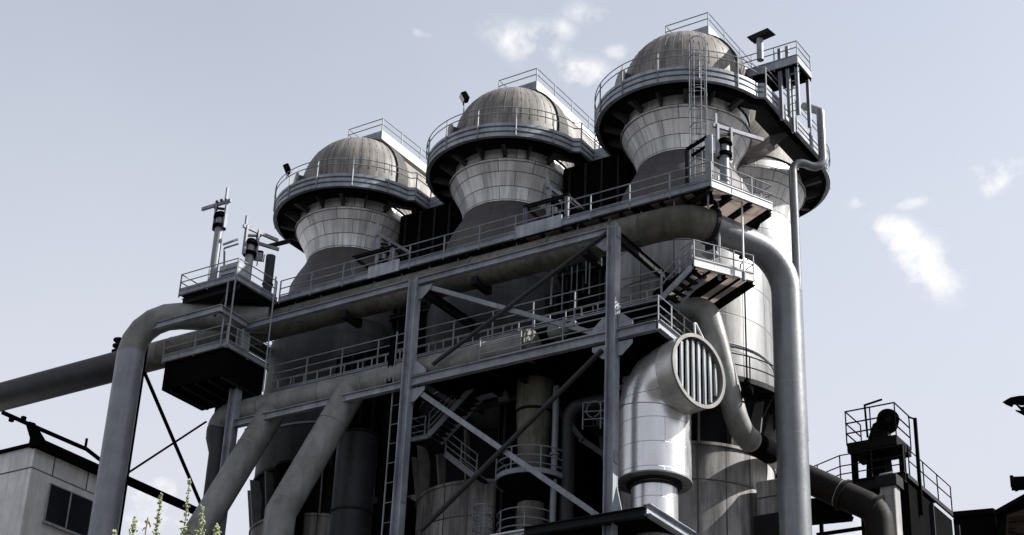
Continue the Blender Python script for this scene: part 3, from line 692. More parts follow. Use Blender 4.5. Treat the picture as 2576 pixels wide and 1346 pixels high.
LC = at(568, 869, Z=35.); LL = at(426, 920, Z=35.); LL.y = LC.y
t = thing('lower_corner_platform', (LC.x, LC.y, 35), 'lower corner platform on the left over a deep black box girder', 'platform', 'left corner platforms')
SYL = 56.6
MB().prism([LL, LC, V((LC.x, SYL, 35)), V((LL.x, SYL, 35))], .05).build('deck', DARK, t)
toe(t, [LL, LC, V((LC.x+.02, SYL, 35))], .3, -.05, .06)
railing(t, [V((LL.x, SYL, 35)), LL, LC, V((LC.x+.02, SYL, 35))], 1.13, 1.7)
hx = at(411, 984, Z=33.5)
MB().prism([V((LL.x+.1, LL.y+.12, 33.55)), V((LC.x-.12, LC.y+.12, 33.55)), V((LC.x-.12, SYL-.1, 33.55)), V((LL.x+.1, SYL-.1, 33.55))], 1.42).build('box_girder', BLACK, t)
m = MB()
for i in range(5): m.bar((LL.x+.6+i*.8, LL.y+.2, 33.5), (LL.x+.6+i*.8, SYL-.2, 33.5), .1, .09)
m.build('stiffener', DARK, t)
for dx in (-.42, .02):
    p = V((UC.x+dx, UC.y+.0, 0)); tag(MB().tube((p.x, p.y-.06, 34.95), (p.x, p.y-.06, WZ+.0), .04, 8).build('hanger_rod', RAILM, loc=(p.x, p.y, 35)), ('left one' if dx < -.1 else 'right one')+' of two pale rods joining the left corner platforms', 'rod', 'rods between the left platforms')
p = at(687, 760, Y=FY-.3); tag(MB().tube((p.x, p.y, 32.9), (p.x, p.y, 38.9), .035, 8).build('hanger_rod', RAILM, loc=(p.x, p.y, 33)), 'long thin rod hanging past the left end of the upper beam', 'rod')

# lower walkway behind the frame
t = thing('lower_walkway', (-44, 57, 33.7), 'railed lower walkway with short stays along its edge, behind the frame columns', 'walkway')
QY, QZ = 56.6, 33.78
x0 = at(192, 935, Y=QY, c='c4').x; x1 = at(1665, 745, Y=QY).x
MB().prism([(x0, QY, QZ), (x1, QY, QZ), (x1, QY+1.5, QZ), (x0, QY+1.5, QZ)], .05).build('deck', DARK, t)
toe(t, [(x0, QY-.03, QZ), (x1, QY-.03, QZ)], .14, -.1, .06)
railing(t, [(x0, QY-.05, QZ), (x1, QY-.05, QZ)], 1.3, 2.05, rails=(1., .66, .36))
railing(t, [(x0, QY+1.5, QZ), (x1, QY+1.5, QZ)], 1.3, 4., rails=(1., .66))
MB().ibeam((x0-.3, QY+.1, QZ-.25), (x1, QY+.1, QZ-.25), .28, .2).build('edge_beam', BLACK, t)
x = x0+.4
while x < x1: MB().bar((x, QY-.05, QZ), (x, QY-.05, QZ+.45), .05, .05).build('stay', RAILM, t); x += .8
# skew platform at the right end with short stair
PZ = 34.95
A = at(1746, 664, Z=PZ); B = at(1896, 703, Z=PZ); C_ = at(1791, 773, Z=PZ); Dd = A+(C_-B)
t = thing('right_lower_platform', (A.x, A.y, PZ), 'skew railed platform with pale grating floor, hanging below the actuator platform', 'platform')
MB().prism([A, B, C_, Dd], .05).build('deck', GRATE, t)
toe(t, [A, B], .42, -.12, .06, WHITE)
for f in (.02, .27, .52, .76, .985):
    p = A+(B-A)*f; q2 = p+(C_-B); big = f in (.52, .985, .02); MB().ibeam(p+V((0, 0, -.14)), q2+V((0, 0, -.14)), .26 if big else .1, .26 if big else .06).build('joist', BLACK, t)
MB().ibeam(Dd+V((0, 0, -.16)), C_+V((0, 0, -.16)), .3, .3).build('joist', BLACK, t)
railing(t, [Dd*.35+A*.65, A, B, B+(C_-B)*.3], 1.13, 1.15)
# short stair down to the lower walkway
sa = V((x1, QY, QZ)); wd = unit(C_-B)*.9
stairs(t, sa, A+V((-.1, 0, -.1)), V((.15, .95, 0)), 5, rails=(1., .55))
tq = thing('hanger_post', at(1808, 480, Z=WZ), 'long pale post joining the two right-hand platforms, the left one of two', 'post', 'posts between the right platforms')
a = at(715, 130, X=A.x+.55, c='d4'); b = at(722, 900, X=A.x+.55, c='d4')
MB().bar((a.x, a.y, 34.7), (a.x, a.y, 39.7), .07, .06, (1, 0, 0)).build('shaft', WHITE, tq); MB().box((a.x, a.y, 34.85), (.14, .12, .4)).build('foot_bracket', STEEL, tq)
tq = thing('hanger_post', at(1863, 480, Z=WZ), 'long pale post at the outer end of the two right-hand platforms', 'post', 'posts between the right platforms')
a = at(893, 165, X=A.x+1.4, c='d4')
MB().bar((a.x, a.y, 34.7), (a.x, a.y, 39.6), .07, .06, (1, 0, 0)).build('shaft', WHITE, tq); MB().box((a.x, a.y, 34.85), (.14, .12, .4)).build('foot_bracket', STEEL, tq)

# front service walkway on the lower beam, with its black deck
t = thing('service_deck', (-36, 57, 31.9), 'dark railed service deck on the lower beam between the two right columns', 'walkway')
DZ = 31.99
xs0 = at(425, 1200, Y=FY, c='d3').x
MB().prism([(CX[1]+.4, FY+.2, DZ), (-29.8, FY+.2, DZ), (-29.8, 59.4, DZ), (CX[1]+.4, 59.4, DZ)], .05).build('deck', BLACK, t)
railing(t, [(xs0, FY, DZ), (CX[2]-.3, FY, DZ)], 1.16, 2.1); railing(t, [(CX[2]+.3, FY, DZ), (-29.75, FY, DZ), (-29.75, 58.6, DZ)], 1.16, 1.3)
toe(t, [(xs0, FY-.02, DZ), (CX[2]-.3, FY-.02, DZ)], .1, .0, .05, lip=False)
for x in (-41, -39.2, -37.4, -35.6, -33.8, -30.6): MB().ibeam((x, FY+.3, DZ-.2), (x, 59.4, DZ-.2), .3, .18).build('joist', BLACK, t)

# dark boxes added to black out the space between frame and stoves
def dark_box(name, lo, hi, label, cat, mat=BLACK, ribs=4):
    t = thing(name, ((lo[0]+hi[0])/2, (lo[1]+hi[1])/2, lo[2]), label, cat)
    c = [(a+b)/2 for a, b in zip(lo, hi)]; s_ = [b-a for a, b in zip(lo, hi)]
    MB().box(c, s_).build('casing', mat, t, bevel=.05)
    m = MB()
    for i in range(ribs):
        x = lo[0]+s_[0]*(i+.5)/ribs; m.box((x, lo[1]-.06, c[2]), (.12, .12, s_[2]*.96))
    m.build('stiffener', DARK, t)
    return t
dark_box('dark_infill', (-49.6, 59.0, 30.2), (-46.6, 63.5, 36.2), 'black bunker casing added to darken the gap between the left and middle stoves', 'infill')
dark_box('dark_infill', (-39.6, 58.6, 22.0), (-36.4, 63.5, 31.6), 'black bunker casing added to darken the gap between the middle and nearest stoves', 'infill')
dark_box('dark_infill', (-38.6, 60.5, 32.4), (-36.9, 66., 37.6), 'black box casing added to darken the space behind the lower walkway between the columns', 'infill')
dark_box('dark_infill', (-49.4, 62.0, 18.0), (-46.9, 68.0, 29.5), 'black casing added to darken the gap at the back between the left and middle stoves', 'infill')

def shade_pipe(pts, r, label, mat=DPIPE, rad=.6):
    t = thing('process_pipe', pts[-1], label, 'pipe', 'process pipes in the lower bay'); cl = fillet(pts, rad, 5)
    MB().path(cl, r, 20).build('run', mat, t)
    for f in (0, -1): ring(t, cl[f]+(cl[f-1 if f else 1]-cl[f])*.1, cl[1]-cl[0] if f == 0 else cl[-1]-cl[-2], r+.07, .08, STEEL)
    return t
q = lambda x, y, Y: at(x, y, Y=Y, c='d5')
a = q(1230, 420, 58.4); shade_pipe([(a.x, 58.4, 0), (a.x, 58.4, a.z), (a.x+2.6, 58.4, a.z)], .3, 'grey pipe rising then turning right, in the lower bay right of the riser stack')
a = q(1130, 560, 58.0); shade_pipe([(a.x, 58.0, 0), (a.x, 58.0, 31.5)], .14, 'thin straight pipe just right of the riser stack', LPIPE)
a = q(760, 300, 58.4); shade_pipe([(a.x, 58.4, 31.6), (a.x, 58.4, a.z), (a.x-3.2, 58.4, a.z)], .2, 'pipe bending left high up behind the stair flight', LPIPE)
for (x0_, y0_, x1_, y1_, Y, lab) in ((470, 450, 840, 350, 58.5, 'slanting dim beam behind the stair, left of the riser stack'), (1320, 650, 1500, 770, 57.2, 'slanting dim strut low at the right of the lower bay'), (1120, 400, 1320, 640, 58.3, 'long slanting strut at the right of the riser stack')):
    a = q(x0_, y0_, Y); b = q(x1_, y1_, Y); t = thing('strut', a, lab, 'beam', 'dim struts in the lower bay'); MB().ibeam(a, b, .22, .18).build('beam', DPIPE, t); MB().bar(a, a+(b-a)*.05, .2, .3).build('end_plate', DPIPE, t)
a = q(1330, 560, 57.6); b = q(1500, 560, 57.6); t = thing('side_landing', a, 'small railed landing with a handwheel behind the right frame column', 'platform')
MB().prism([a, b+V((.6, 0, 0)), b+V((.6, 1.2, 0)), a+V((0, 1.2, 0))], .06).build('deck', DARK, t); railing(t, [a, b+V((.6, 0, 0))], 1.1, 1.1)
w_ = q(1410, 430, 57.9); MB().path([w_+V((.36*math.cos(2*PI*j/18), 0, .36*math.sin(2*PI*j/18))) for j in range(18)], .035, 6, closed=True).build('handwheel', STEEL, t); MB().tube(w_, (w_.x, w_.y, a.z), .06, 8).build('spindle', DARK, t)

# ------------------------------------------------------------------ valve actuators on the upper walkway
def make_actuator(loc, label, stem=1.6, arm=1.6, armdir=(0, 1, 0)):
    t = thing('valve_actuator', loc, label, 'valve actuator', 'spindle actuators along the upper walkway'); p = V(loc); ad = V(armdir)
    sdv = V((-ad.y, ad.x, 0))
    MB().path([p, p+V((0, 0, stem))], .21, 20).build('stem', LPIPE, t)
    z = p.z+stem
    MB().path([(p.x, p.y, z), (p.x, p.y, z+.16)], .34, 20).build('flange', BLACK, t)
    MB().path([(p.x, p.y, z+.16), (p.x, p.y, z+.55)], .22, 20).build('gland', RPIPE, t)
    MB().lathe([(.3, 0), (.36, .06), (.34, .16), (.28, .2), (.3, .26), (.2, .34), (.0, .36)], (p.x, p.y, z+.55), 20).build('handwheel', BLACK, t)
    for s in (-1, 1):
        b = p+ad*(.34*s); MB().bar((b.x, b.y, z-.05), (b.x, b.y, z+1.55), .1, .2, sdv).build('guide_post', STEEL, t)
    MB().bar(p+V((0, 0, stem+1.45))-ad*.55, p+V((0, 0, stem+1.45))+ad*arm, .12, .17).build('cantilever', STEEL, t)
    MB().bar(p+V((0, 0, stem+1.0))-ad*.3, p+V((0, 0, stem+1.3))+ad*.5, .08, .12).build('lever', DARK, t)
    MB().bar(p+V((0, 0, stem+1.5))-ad*.34+sdv*.12, p+V((0, 0, stem+2.15))-ad*.34+sdv*.12, .09, .14, sdv).build('mast', STEEL, t)
    m = MB()
    for k in range(3): m.box(p+V((0, 0, stem+1.56))+ad*(-.3+.3*k)+sdv*.1, (.12, .1, .1))
    m.build('bearing', DARK, t)
    return t
make_actuator(at(1425, 735, Y=54.1, c='c1'), 'tallest actuator stack on the far left, its arm pointing left over the bend', 3.1, 1.35, (-1, 0, 0))
make_actuator(at(1660, 700, Y=55.2, c='c1'), 'actuator at the corner of the upper left platform beside the tall stack', 1.3, 1.5, (.25, 1, 0))
p = at(940, 1235, Y=57.2, c='c3'); make_actuator((p.x, p.y, WZ), 'actuator on the walkway in front of the left stove neck', 1.05, 1.9, (.1, 1, 0))
p = at(985, 1290, Y=57.2, c='d1'); make_actuator((p.x, p.y, WZ), 'actuator on the walkway in front of the middle stove neck', 1.0, 1.9, (.1, 1, 0))
p = at(1010, 1250, Y=57.6, c='d2'); make_actuator((p.x, p.y, WZ), 'sunlit actuator on the right-hand platform before the nearest stove', 2.0, 2.0, (.53, .85, 0))
# lone stand pipe and its beam on the left platform
p = at(1805, 705, Y=56.6, c='c1'); t = thing('stand_pipe', (p.x, p.y, WZ), 'plain dark upright pipe carrying a cross beam on the left platform', 'pipe')
MB().path([(p.x, p.y, WZ-.2), (p.x, p.y, WZ+2.9)], .24, 20).build('pipe', DPIPE, t); ring(t, (p.x, p.y, WZ+1.3), (0, 0, 1), .28, .06, DARK)
a = at(905, 765, Y=55.6, c='e1'); b = at(1410, 918, Y=57., c='e1'); MB().bar(a, b, .12, .16).build('cross_beam', STEEL, t)
a = at(1250, 860, Y=57., c='e1'); b = at(1600, 770, Y=60.5, c='e1'); MB().ibeam(a, b, .22, .16).build('cross_beam', DARK, t)
t = thing('rod_frame', at(1500, 620, Y=54.6, c='c1'), 'slim railed frame between the two left actuator stacks', 'frame')
a = at(470, 835, Y=54.5, c='e1'); b = at(720, 745, Y=55., c='e1'); c = at(495, 895, Y=54.5, c='e1'); d = at(730, 820, Y=55., c='e1'); e = at(490, 1190, Y=54.5, c='e1')
MB().bar(a, b, .08, .1).build('rail', STEEL, t); MB().bar(c, d, .06, .08).build('rail', STEEL, t); MB().bar(e, c, .07, .07).build('upright', STEEL, t)
# portal frames beside the actuators
def portal(xa, xb, z0, h, y, label):
    t = thing('portal_frame', ((xa+xb)/2, y, z0), label, 'portal frame', 'portal frames beside the actuators')
    for x in (xa, xb): MB().ibeam((x, y, z0), (x, y, z0+h), .14, .16, (1, 0, 0)).build('leg', STEEL, t)
    MB().ibeam((xa-.1, y, z0+h+.07), (xb+.1, y, z0+h+.07), .14, .16).build('lintel', DARK, t)
    for x in (xa, xb): MB().bar((x, y, z0+h+.05), (x, y+1.4, z0+h+.05), .1, .12).build('side_rail', DARK, t)
    return t
x = at(735, 1290, Y=56.7, c='c3').x; portal(x, x+2.3, WZ, 1.45, 56.7, 'open steel portal on the walkway before the left stove neck')
x = at(770, 1335, Y=56.7, c='d1').x; portal(x, x+2.2, WZ, 1.6, 56.7, 'open steel portal on the walkway before the middle stove neck')
t = thing('portal_frame', at(800, 1270, Y=57., c='d2'), 'tilted sunlit portal with a white post on the right-hand platform', 'portal frame', 'portal frames beside the actuators')
x = at(755, 1270, Y=56.8, c='d2').x; x2 = at(905, 1200, Y=56.8, c='d2').x
MB().bar((x, 56.8, WZ), (x, 56.8, WZ+2.35), .12, .14, (1, 0, 0)).build('leg', DARK, t); MB().bar((x2, 56.8, WZ), (x2, 56.8, WZ+2.75), .34, .1, (0, 1, 0)).build('leg', GALV, t)
MB().bar((x, 56.8, WZ+2.35), (x2-.1, 56.8, WZ+2.7), .12, .12).build('lintel', BLACK, t); MB().bar((x+.2, 56.85, WZ+2.0), (x2-.1, 56.85, WZ+2.3), .1, .1).build('lintel', BLACK, t)
MB().box(((x+x2)/2, 57.0, WZ+.45), (x2-x-.3, .5, .85)).build('cabinet', GALV, t, bevel=.02)

# ------------------------------------------------------------------ ladders
def ladder(root, p0, p1, wdir, w=.5, r=.03, step=.33, mat=RAILM):
    p0, p1 = V(p0), V(p1); wd = unit(wdir)*w/2
    for s in (-1, 1): MB().bar(p0+wd*s, p1+wd*s, .06, .05, wd).build('stile', mat, root)
    n = int((p1-p0).length/step); q = p0+(p1-p0)/n; ro = MB().tube(q-wd, q+wd, .018, 6).build('rung', mat, root, loc=q)
    for i in range(2, n): inst('rung', ro, root, p0+(p1-p0)*i/n)
    return p0, p1
bx = at(1745, 300, Y=59.3).x; lx = at(1765, 300, Y=59.2)
lb = at(1768, 400, Y=58.0); ltop = 49.1
lc = V((-30.2, 59.9, 0))
t = thing('caged_ladder', (lc.x, lc.y, WZ), 'tall caged ladder rising to the gallery of the nearest stove', 'ladder')
ladder(t, (lc.x, lc.y, WZ), (lc.x, lc.y, 48.3), (.9, .42, 0), .62)
out = unit((.42, -.9, 0)); sx = unit((.9, .42, 0)); hoop = []
def hoop_pts(z, k=9): return [V((lc.x, lc.y, z))+sx*(.42*math.cos(PI*j/(k-1)))+out*(.72*math.sin(PI*j/(k-1))) for j in range(k)]
for i in range(9): MB().path(hoop_pts(40.9+i*.95), .024, 6).build('cage_hoop', RAILM, t)
for j in (1, 3, 5, 7): MB().path([hoop_pts(40.9)[j], hoop_pts(48.5)[j]], .02, 6).build('cage_strip', RAILM, t)
t = thing('long_ladder', (at(975, 1200, Y=FY).x, FY, 10), 'long plain ladder up the left side of the middle frame column', 'ladder')
lx0 = at(1240, 1340, Y=FY+.25, c='c5').x; ladder(t, (lx0+.2, FY+.25, 12), (lx0+.2, FY+.25, 34.6), (1, 0, 0), .62, step=.9)
MB().ibeam((lx0-.35, FY+.3, 0), (lx0-.35, FY+.3, 34.4), .25, .2, (1, 0, 0)).build('back_post', BLACK, t)

# ------------------------------------------------------------------ stair tower behind the lower bay
t = thing('stair_tower', (-41, 57.6, 27), 'steel stair with two flights and a landing behind the crossed braces', 'stairs')
SYs = 57.5
a = at(205, 625, Y=SYs, c='d5'); b = at(605, 185, Y=SYs, c='d5'); stairs(t, a, b, (0, 1.0, 0), 14)
l0 = V((a.x-.9, SYs, a.z)); MB().prism([l0, a, a+V((0, 1.9, 0)), l0+V((0, 1.9, 0))], -.06).build('landing', DARK, t); toe(t, [l0, a], .2, -.12, .06)
railing(t, [l0+V((0, 1.9, 0)), l0, a+V((-.2, 0, 0))], 1.0, 1., rails=(1., .6, .3))
a2 = at(330, 755, Y=SYs+1.1, c='d5'); b2 = at(555, 930, Y=SYs+1.1, c='d5'); stairs(t, b2, a2, (0, 1.0, 0), 9)
MB().prism([a+V((0, 1.0, 0)), V((a2.x, SYs+1.1, a.z)), V((a2.x, SYs+2.1, a.z)), a+V((0, 2.1, 0))], -.06).build('landing', DARK, t)
# stack pipe with round platforms
t = thing('riser_stack', (-37.5, 58, 0), 'soot-streaked riser pipe in the lower bay, tapering below a rust line', 'pipe')
p = at(930, 700, Y=58.2, c='d5'); sxp, syp = p.x+.28, 58.2
zt = at(920, 180, Y=58.2, c='d5').z; zr = at(920, 475, Y=58.2, c='d5').z
MB().path([(sxp, syp, zr), (sxp, syp, zt+1.0)], .82, 36).build('upper_shell', PIPE2, t)
ring(t, (sxp, syp, zr), (0, 0, 1), .83, .12, RUSTY, 'rust_band')
MB().path([(sxp, syp, 0), (sxp, syp, zr-2.6), (sxp, syp, zr)], [.6, .6, .8], 36).build('taper', PIPE2, t)
def round_platform(cx, cy, z, r, label, a0, a1, cage=False, h=1.12):
    t = thing('round_platform', (cx, cy, z), label, 'platform', 'round platforms on the riser stack'); n = 26
    arc = [V((cx+r*math.cos(a0+(a1-a0)*j/n), cy+r*math.sin(a0+(a1-a0)*j/n), z)) for j in range(n+1)]
    nrm = [unit((q.x-cx, q.y-cy, 0)) for q in arc]
    MB().lathe([(.9, -.06), (r-.02, -.06), (r-.02, 0), (.9, 0)], (cx, cy, z), 40).build('deck', DARK, t)
    MB().lathe([(.62, -1.0), (.9, -.75), (r-.15, -.09)], (cx, cy, z), 32).build('soffit_cone', BLACK, t)
    MB().sweep([(-.03, -.1), (.04, -.1), (.04, .12), (-.03, .12)], list(zip(arc, nrm))).build('toe_board', STEEL, t)
    railing(t, arc, h, 1.2, rails=(1., .62, .3) if not cage else (1., .66, .33))
    return t
zc = at(905, 890, Y=57., c='d5').z
round_platform(sxp, syp, zc, 1.55, 'upper round platform round the riser stack at the foot of the stair', R(-190), R(20))
zc2 = at(840, 1320, Y=56.8, c='d5').z
round_platform(sxp-.2, syp, zc2, 1.25, 'lower round platform on the riser stack beside a small ladder cage', R(-175), R(10))
t = thing('ladder_cage', (sxp-2., syp-.9, zc2), 'small hooped ladder cage left of the lower round platform', 'ladder')
cc = at(598, 1250, Y=57.3, c='d5')
for i in range(5): MB().path([V((cc.x+.42*math.cos(2*PI*j/16), cc.y+.42*math.sin(2*PI*j/16), cc.z+.65-.5*i)) for j in range(16)], .03, 6, closed=True).build('cage_hoop', RAILM, t)
for j in (2, 6, 10, 14): MB().bar((cc.x+.42*math.cos(2*PI*j/16), cc.y+.42*math.sin(2*PI*j/16), cc.z-2.4), (cc.x+.42*math.cos(2*PI*j/16), cc.y+.42*math.sin(2*PI*j/16), cc.z+.7), .05, .03).build('cage_strip', RAILM, t)
t = thing('filter_box', at(835, 1340, Y=56.6, c='d5'), 'pale blue-grey box top below the lower round platform', 'box')
p = at(832, 1335, Y=56.6, c='d5'); MB().box((p.x, p.y+.6, p.z-1.), (2.2, 1.4, 2.0)).build('casing', GALV, t, bevel=.05); MB().box((p.x, p.y+.6, p.z+.04), (2.3, 1.5, .08)).build('lid', WHITE, t, bevel=.02)

# gussets under the stove bodies
for sxx, who in ((SX[1], 'middle'), (SX[2], 'nearest')):
    pass

# low platform at bottom right, around the neck of the louvred duct
t = thing('low_platform', (-31, 55.2, 23.7), 'dark beam platform around the neck of the louvred duct at the bottom edge', 'platform')
zb = 23.78
a = at(0, 1305, Y=FY+.4, c='d6'); b = at(285, 1240, Y=FY-.35, c='d6'); bx_ = at(290, 1235, Y=FY-.35, c='d6')
MB().ibeam((-35.5, FY-.5, zb), (bx_.x, FY-.5, zb), .36, .3).build('beam', DARK, t)
MB().ibeam((bx_.x, FY-.45, zb+.12), (bx_.x, 60, zb+.12), .42, .34).build('beam', GIRD, t)
MB().prism([(-35.5, FY-.3, zb-.1), (bx_.x-.2, FY-.3, zb-.1), (bx_.x-.2, 60, zb-.1), (-35.5, 60, zb-.1)], .06).build('deck', BLACK, t)
for x in (-34.6, -33.0): MB().ibeam((x, FY-.3, zb-.3), (x, 60, zb-.3), .3, .2).build('joist', BLACK, t)
MB().prism([(-31.6, FY-.45, zb+.2), (-31.35, FY-.45, zb+1.3), (-31.1, FY-.45, zb+.2)], (0, .06, 0)).build('gusset', STEEL, t)
# lower gallery round the nearest stove
t = thing('body_gallery', (SX[2], SY, 31.5), 'curved railed gallery round the lower body of the nearest stove', 'platform')
n = 24; A0, A1 = R(-75), R(35); rg = 4.75
arc = [V((SX[2]+rg*math.cos(A0+(A1-A0)*j/n), SY+rg*math.sin(A0+(A1-A0)*j/n), 31.55)) for j in range(n+1)]; nr = [unit((q.x-SX[2], q.y-SY, 0)) for q in arc]
MB().sweep([(-.88, -.06), (0, -.06), (0, 0), (-.88, 0)], list(zip(arc, nr))).build('deck', DARK, t)
MB().sweep([(-.04, -.14), (.03, -.14), (.03, .1), (-.04, .1)], list(zip(arc, nr))).build('toe_board', DARK, t)
railing(t, arc, 1.12, 1.6, rails=(1., .55), mat=DARK)
for j in range(2, n, 4):
    q, nn = arc[j], nr[j]; tt = V((-nn.y, nn.x, 0)); MB().prism([q-tt*.03+V((0, 0, -.08)), q-nn*.85-tt*.03+V((0, 0, -.08)), q-nn*.85-tt*.03+V((0, 0, -1.3))], tt*.06).build('bracket', DARK, t)

# hook block on its cable
t = thing('hook_block', at(1878, 985, Y=60.5), 'black hook block hanging on a long cable in front of the sunlit stove body', 'hook')
p = at(1880, 985, Y=59.2); MB().tube((p.x, p.y, p.z+.3), (p.x, p.y, PZ-.1), .035, 6).build('cable', BLACK, t)
MB().box((p.x, p.y, p.z), (.5, .26, .4)).build('block', BLACK, t, bevel=.06); MB().lathe([(.0, .25), (.12, .2), (.15, 0), (.08, -.1)], (p.x, p.y, p.z+.35), 12).build('swivel', BLACK, t)
MB().path([(p.x-.2, p.y, p.z-.15), (p.x-.3, p.y, p.z-.35), (p.x-.1, p.y, p.z-.48), (p.x+.1, p.y, p.z-.36)], .04, 6).build('hook', BLACK, t)
# motor valve on the front walkway
p = at(1040, 1105, Y=FY+1.0, c='d3'); t = thing('motor_valve', p, 'round-bodied motor valve standing behind the front rail of the service deck', 'valve')
MB().path([p+V((-.45, 0, 0)), p+V((.15, 0, 0))], .34, 22).build('motor', PIPE, t); MB().path([p+V((.15, 0, 0)), p+V((.7, 0, .12))], .2, 16).build('gearbox', STEEL, t)
MB().path([p+V((0, 0, -1.0)), p+V((0, 0, -.2))], .2, 14).build('spindle', DARK, t); MB().box(p+V((.72, 0, .1)), (.12, .4, .4)).build('flange', STEEL, t)
# hanging rods behind the frame
rods = [('d3', 980, 545, 900, 58.2, True), ('d3', 1060, 650, 960, 58.6, False), ('d3', 1130, 600, 800, 59., False), ('d3', 1172, 590, 930, 58.6, False), ('d3', 1240, 555, 740, 59., False), ('d3', 1268, 550, 820, 58.5, False)]
for i, (c, x, y0, y1, Y, spike) in enumerate(rods):
    a = at(x, y0, Y=Y, c=c); b = at(x, y1, Y=Y, c=c); t = thing('hanging_rod', (a.x, Y, b.z), ('thick spear-tipped rod under the header pipe, left of the thin rods' if spike else 'thin rod hanging in the shade between the two right columns'), 'rod', 'rods hanging under the header')
    MB().tube((a.x, Y, b.z), (a.x, Y, a.z), .05 if spike else .03, 8).build('shaft', STEEL, t)
    if spike: MB().lathe([(.12, 0), (.02, .5)], (a.x, Y, a.z-.1), 12, cap=True).build('tip', STEEL, t)
    else: MB().box((a.x, Y, a.z), (.1, .1, .1)).build('clamp', DARK, t)

# ------------------------------------------------------------------ floodlights
def floodlight(p, h, label, face):
    t = thing('floodlight', p, label, 'floodlight', 'floodlights at the stove galleries'); p = V(p); f = unit(face); s = V((-f.y, f.x, 0)).normalized(); u = s.cross(f)*-1
    MB().tube(p, p+V((0, 0, h)), .03, 8).build('mast', RAILM, t); q = p+V((0, 0, h+.28))
    MB().box(q, (.34, .5, .5), (f, s, f.cross(s))).build('lamp_housing', BLACK, t, bevel=.05)
    MB().box(q+f*.175, (.02, .42, .42), (f, s, f.cross(s))).build('lamp_glass', LAMPG, t)
    MB().bar(q-s*.3-V((0, 0, .3)), q-s*.3+V((0, 0, .1)), .04, .04).build('yoke', BLACK, t); MB().bar(q+s*.3-V((0, 0, .3)), q+s*.3+V((0, 0, .1)), .04, .04).build('yoke', BLACK, t); MB().bar(q-s*.3-V((0, 0, .3)), q+s*.3-V((0, 0, .3)), .04, .04).build('yoke', BLACK, t)
p = at(292, 570, Y=61.6, c='d1'); tp_ = at(300, 400, Y=61.6, c='d1')
floodlight(p, tp_.z-p.z, 'black floodlight on a tall thin mast left of the middle dome', (-.6, -.6, -.5))
p = at(262, 560, Y=62.4, c='c3'); tp_ = at(255, 530, Y=62.4, c='c3')
floodlight(p, max(.3, tp_.z-p.z), 'black floodlight clamped to the gallery rail at the far left stove', (-.8, -.4, -.4))
p = at(1040, 1190, Y=56.4, c='e1'); floodlight(p, .3, 'dark floodlight on the railing of the upper left platform', (.5, -.5, -.6))

# ------------------------------------------------------------------ left building
DB = 88.
K = at(260, 690, D=DB, c='c2')                          # parapet corner
t = thing('panel_building', (K.x, K.y, 0), 'pale panelled building with a dark two-pane window, cut by the left picture edge', 'building')
zr_ = K.z; BD = at(790, 925, X=K.x, c='c2').y-K.y
MB().prism([(K.x, K.y, 0), (K.x-40, K.y, 0), (K.x-40, K.y+BD, 0), (K.x, K.y+BD, 0)], zr_).build('wall', PANEL, t)
m = MB(); m.bar((K.x+.06, K.y-.3, zr_+.06), (K.x+.06, K.y+BD, zr_+.06), .5, .5); m.bar((K.x+.3, K.y-.05, zr_+.02), (K.x-40, K.y-.05, zr_+.02), .3, .14); m.build('roof_edge', BLACK, t)
m = MB(); zs = at(330, 895, X=K.x, c='c2').z; m.bar((K.x+.01, K.y, zs), (K.x+.01, K.y+BD, zs), .03, .035); m.bar((K.x+.01, K.y-.01, zs), (K.x-40, K.y-.01, zs), .04, .05)
for i in range(int((BD-1.4)/2.4)+1): m.bar((K.x+.01, K.y+1.4+2.4*i, zs), (K.x+.01, K.y+1.4+2.4*i, zr_-.2), .04, .04, (1, 0, 0))
for i in range(0): m.bar((K.x-1.1-2.4*i, K.y-.01, zs), (K.x-1.1-2.4*i, K.y-.01, 8), .03, .03, (0, 1, 0))
m.build('panel_joint', paint('joint_sealant', (.10, .10, .10)), t)
w1 = at(368, 970, X=K.x+.05, c='c2'); w2 = at(318, 1240, X=K.x+.05, c='c2'); w3 = at(640, 1085, X=K.x+.05, c='c2')
wy0, wy1, wz1, wz0 = w1.y, w3.y+.6, w1.z, w2.z
wf = MB()
for y in (wy0, (wy0+wy1)/2-.15, wy1): wf.bar((K.x+.05, y, wz0), (K.x+.05, y, wz1), .08, .05, (1, 0, 0))
for z in (wz0, wz1): wf.bar((K.x+.05, wy0, z), (K.x+.05, wy1, z), .08, .05)
win = wf.build('window', CONC, t)
MB().box((K.x+.03, (wy0+wy1)/2, (wz0+wz1)/2), (.04, wy1-wy0-.08, wz1-wz0-.08)).build('pane', GLASS, win)
MB().box((K.x+.1, (wy0+wy1)/2, wz0-.1), (.2, wy1-wy0+.2, .08)).build('sill', CONC, win)
m = MB(); f1 = at(275, 640, X=K.x, c='c2'); m.prism([(K.x+.2, K.y-.2, zr_), (K.x+.2, K.y+.9, zr_), (K.x+.2, K.y-.45, zr_+1.0), (K.x+.2, K.y-.85, zr_+.95)], (-.3, 0, 0)); m.build('roof_horn', BLACK, t)
t = thing('roof_pipe', at(300, 600, D=86, c='c2'), 'thin black pipe sloping above the roof edge of the pale building', 'pipe')
XP = K.x+1.5; pp = [at(20, 455, X=XP, c='c2'), at(210, 540, X=XP, c='c2'), at(630, 722, X=XP, c='c2'), at(730, 800, X=XP, c='c2')]
MB().path(pp, .11, 10).build('run', BLACK, t)
a = at(632, 645, X=XP, c='c2'); MB().tube((XP, a.y, a.z), (XP, a.y, pp[2].z), .07, 8).build('stub', BLACK, t)
for (x, y) in ((85, 500), (170, 505)): a = at(x, y, X=XP, c='c2'); MB().box(a, (.2, .2, .3)).build('clamp', BLACK, t)

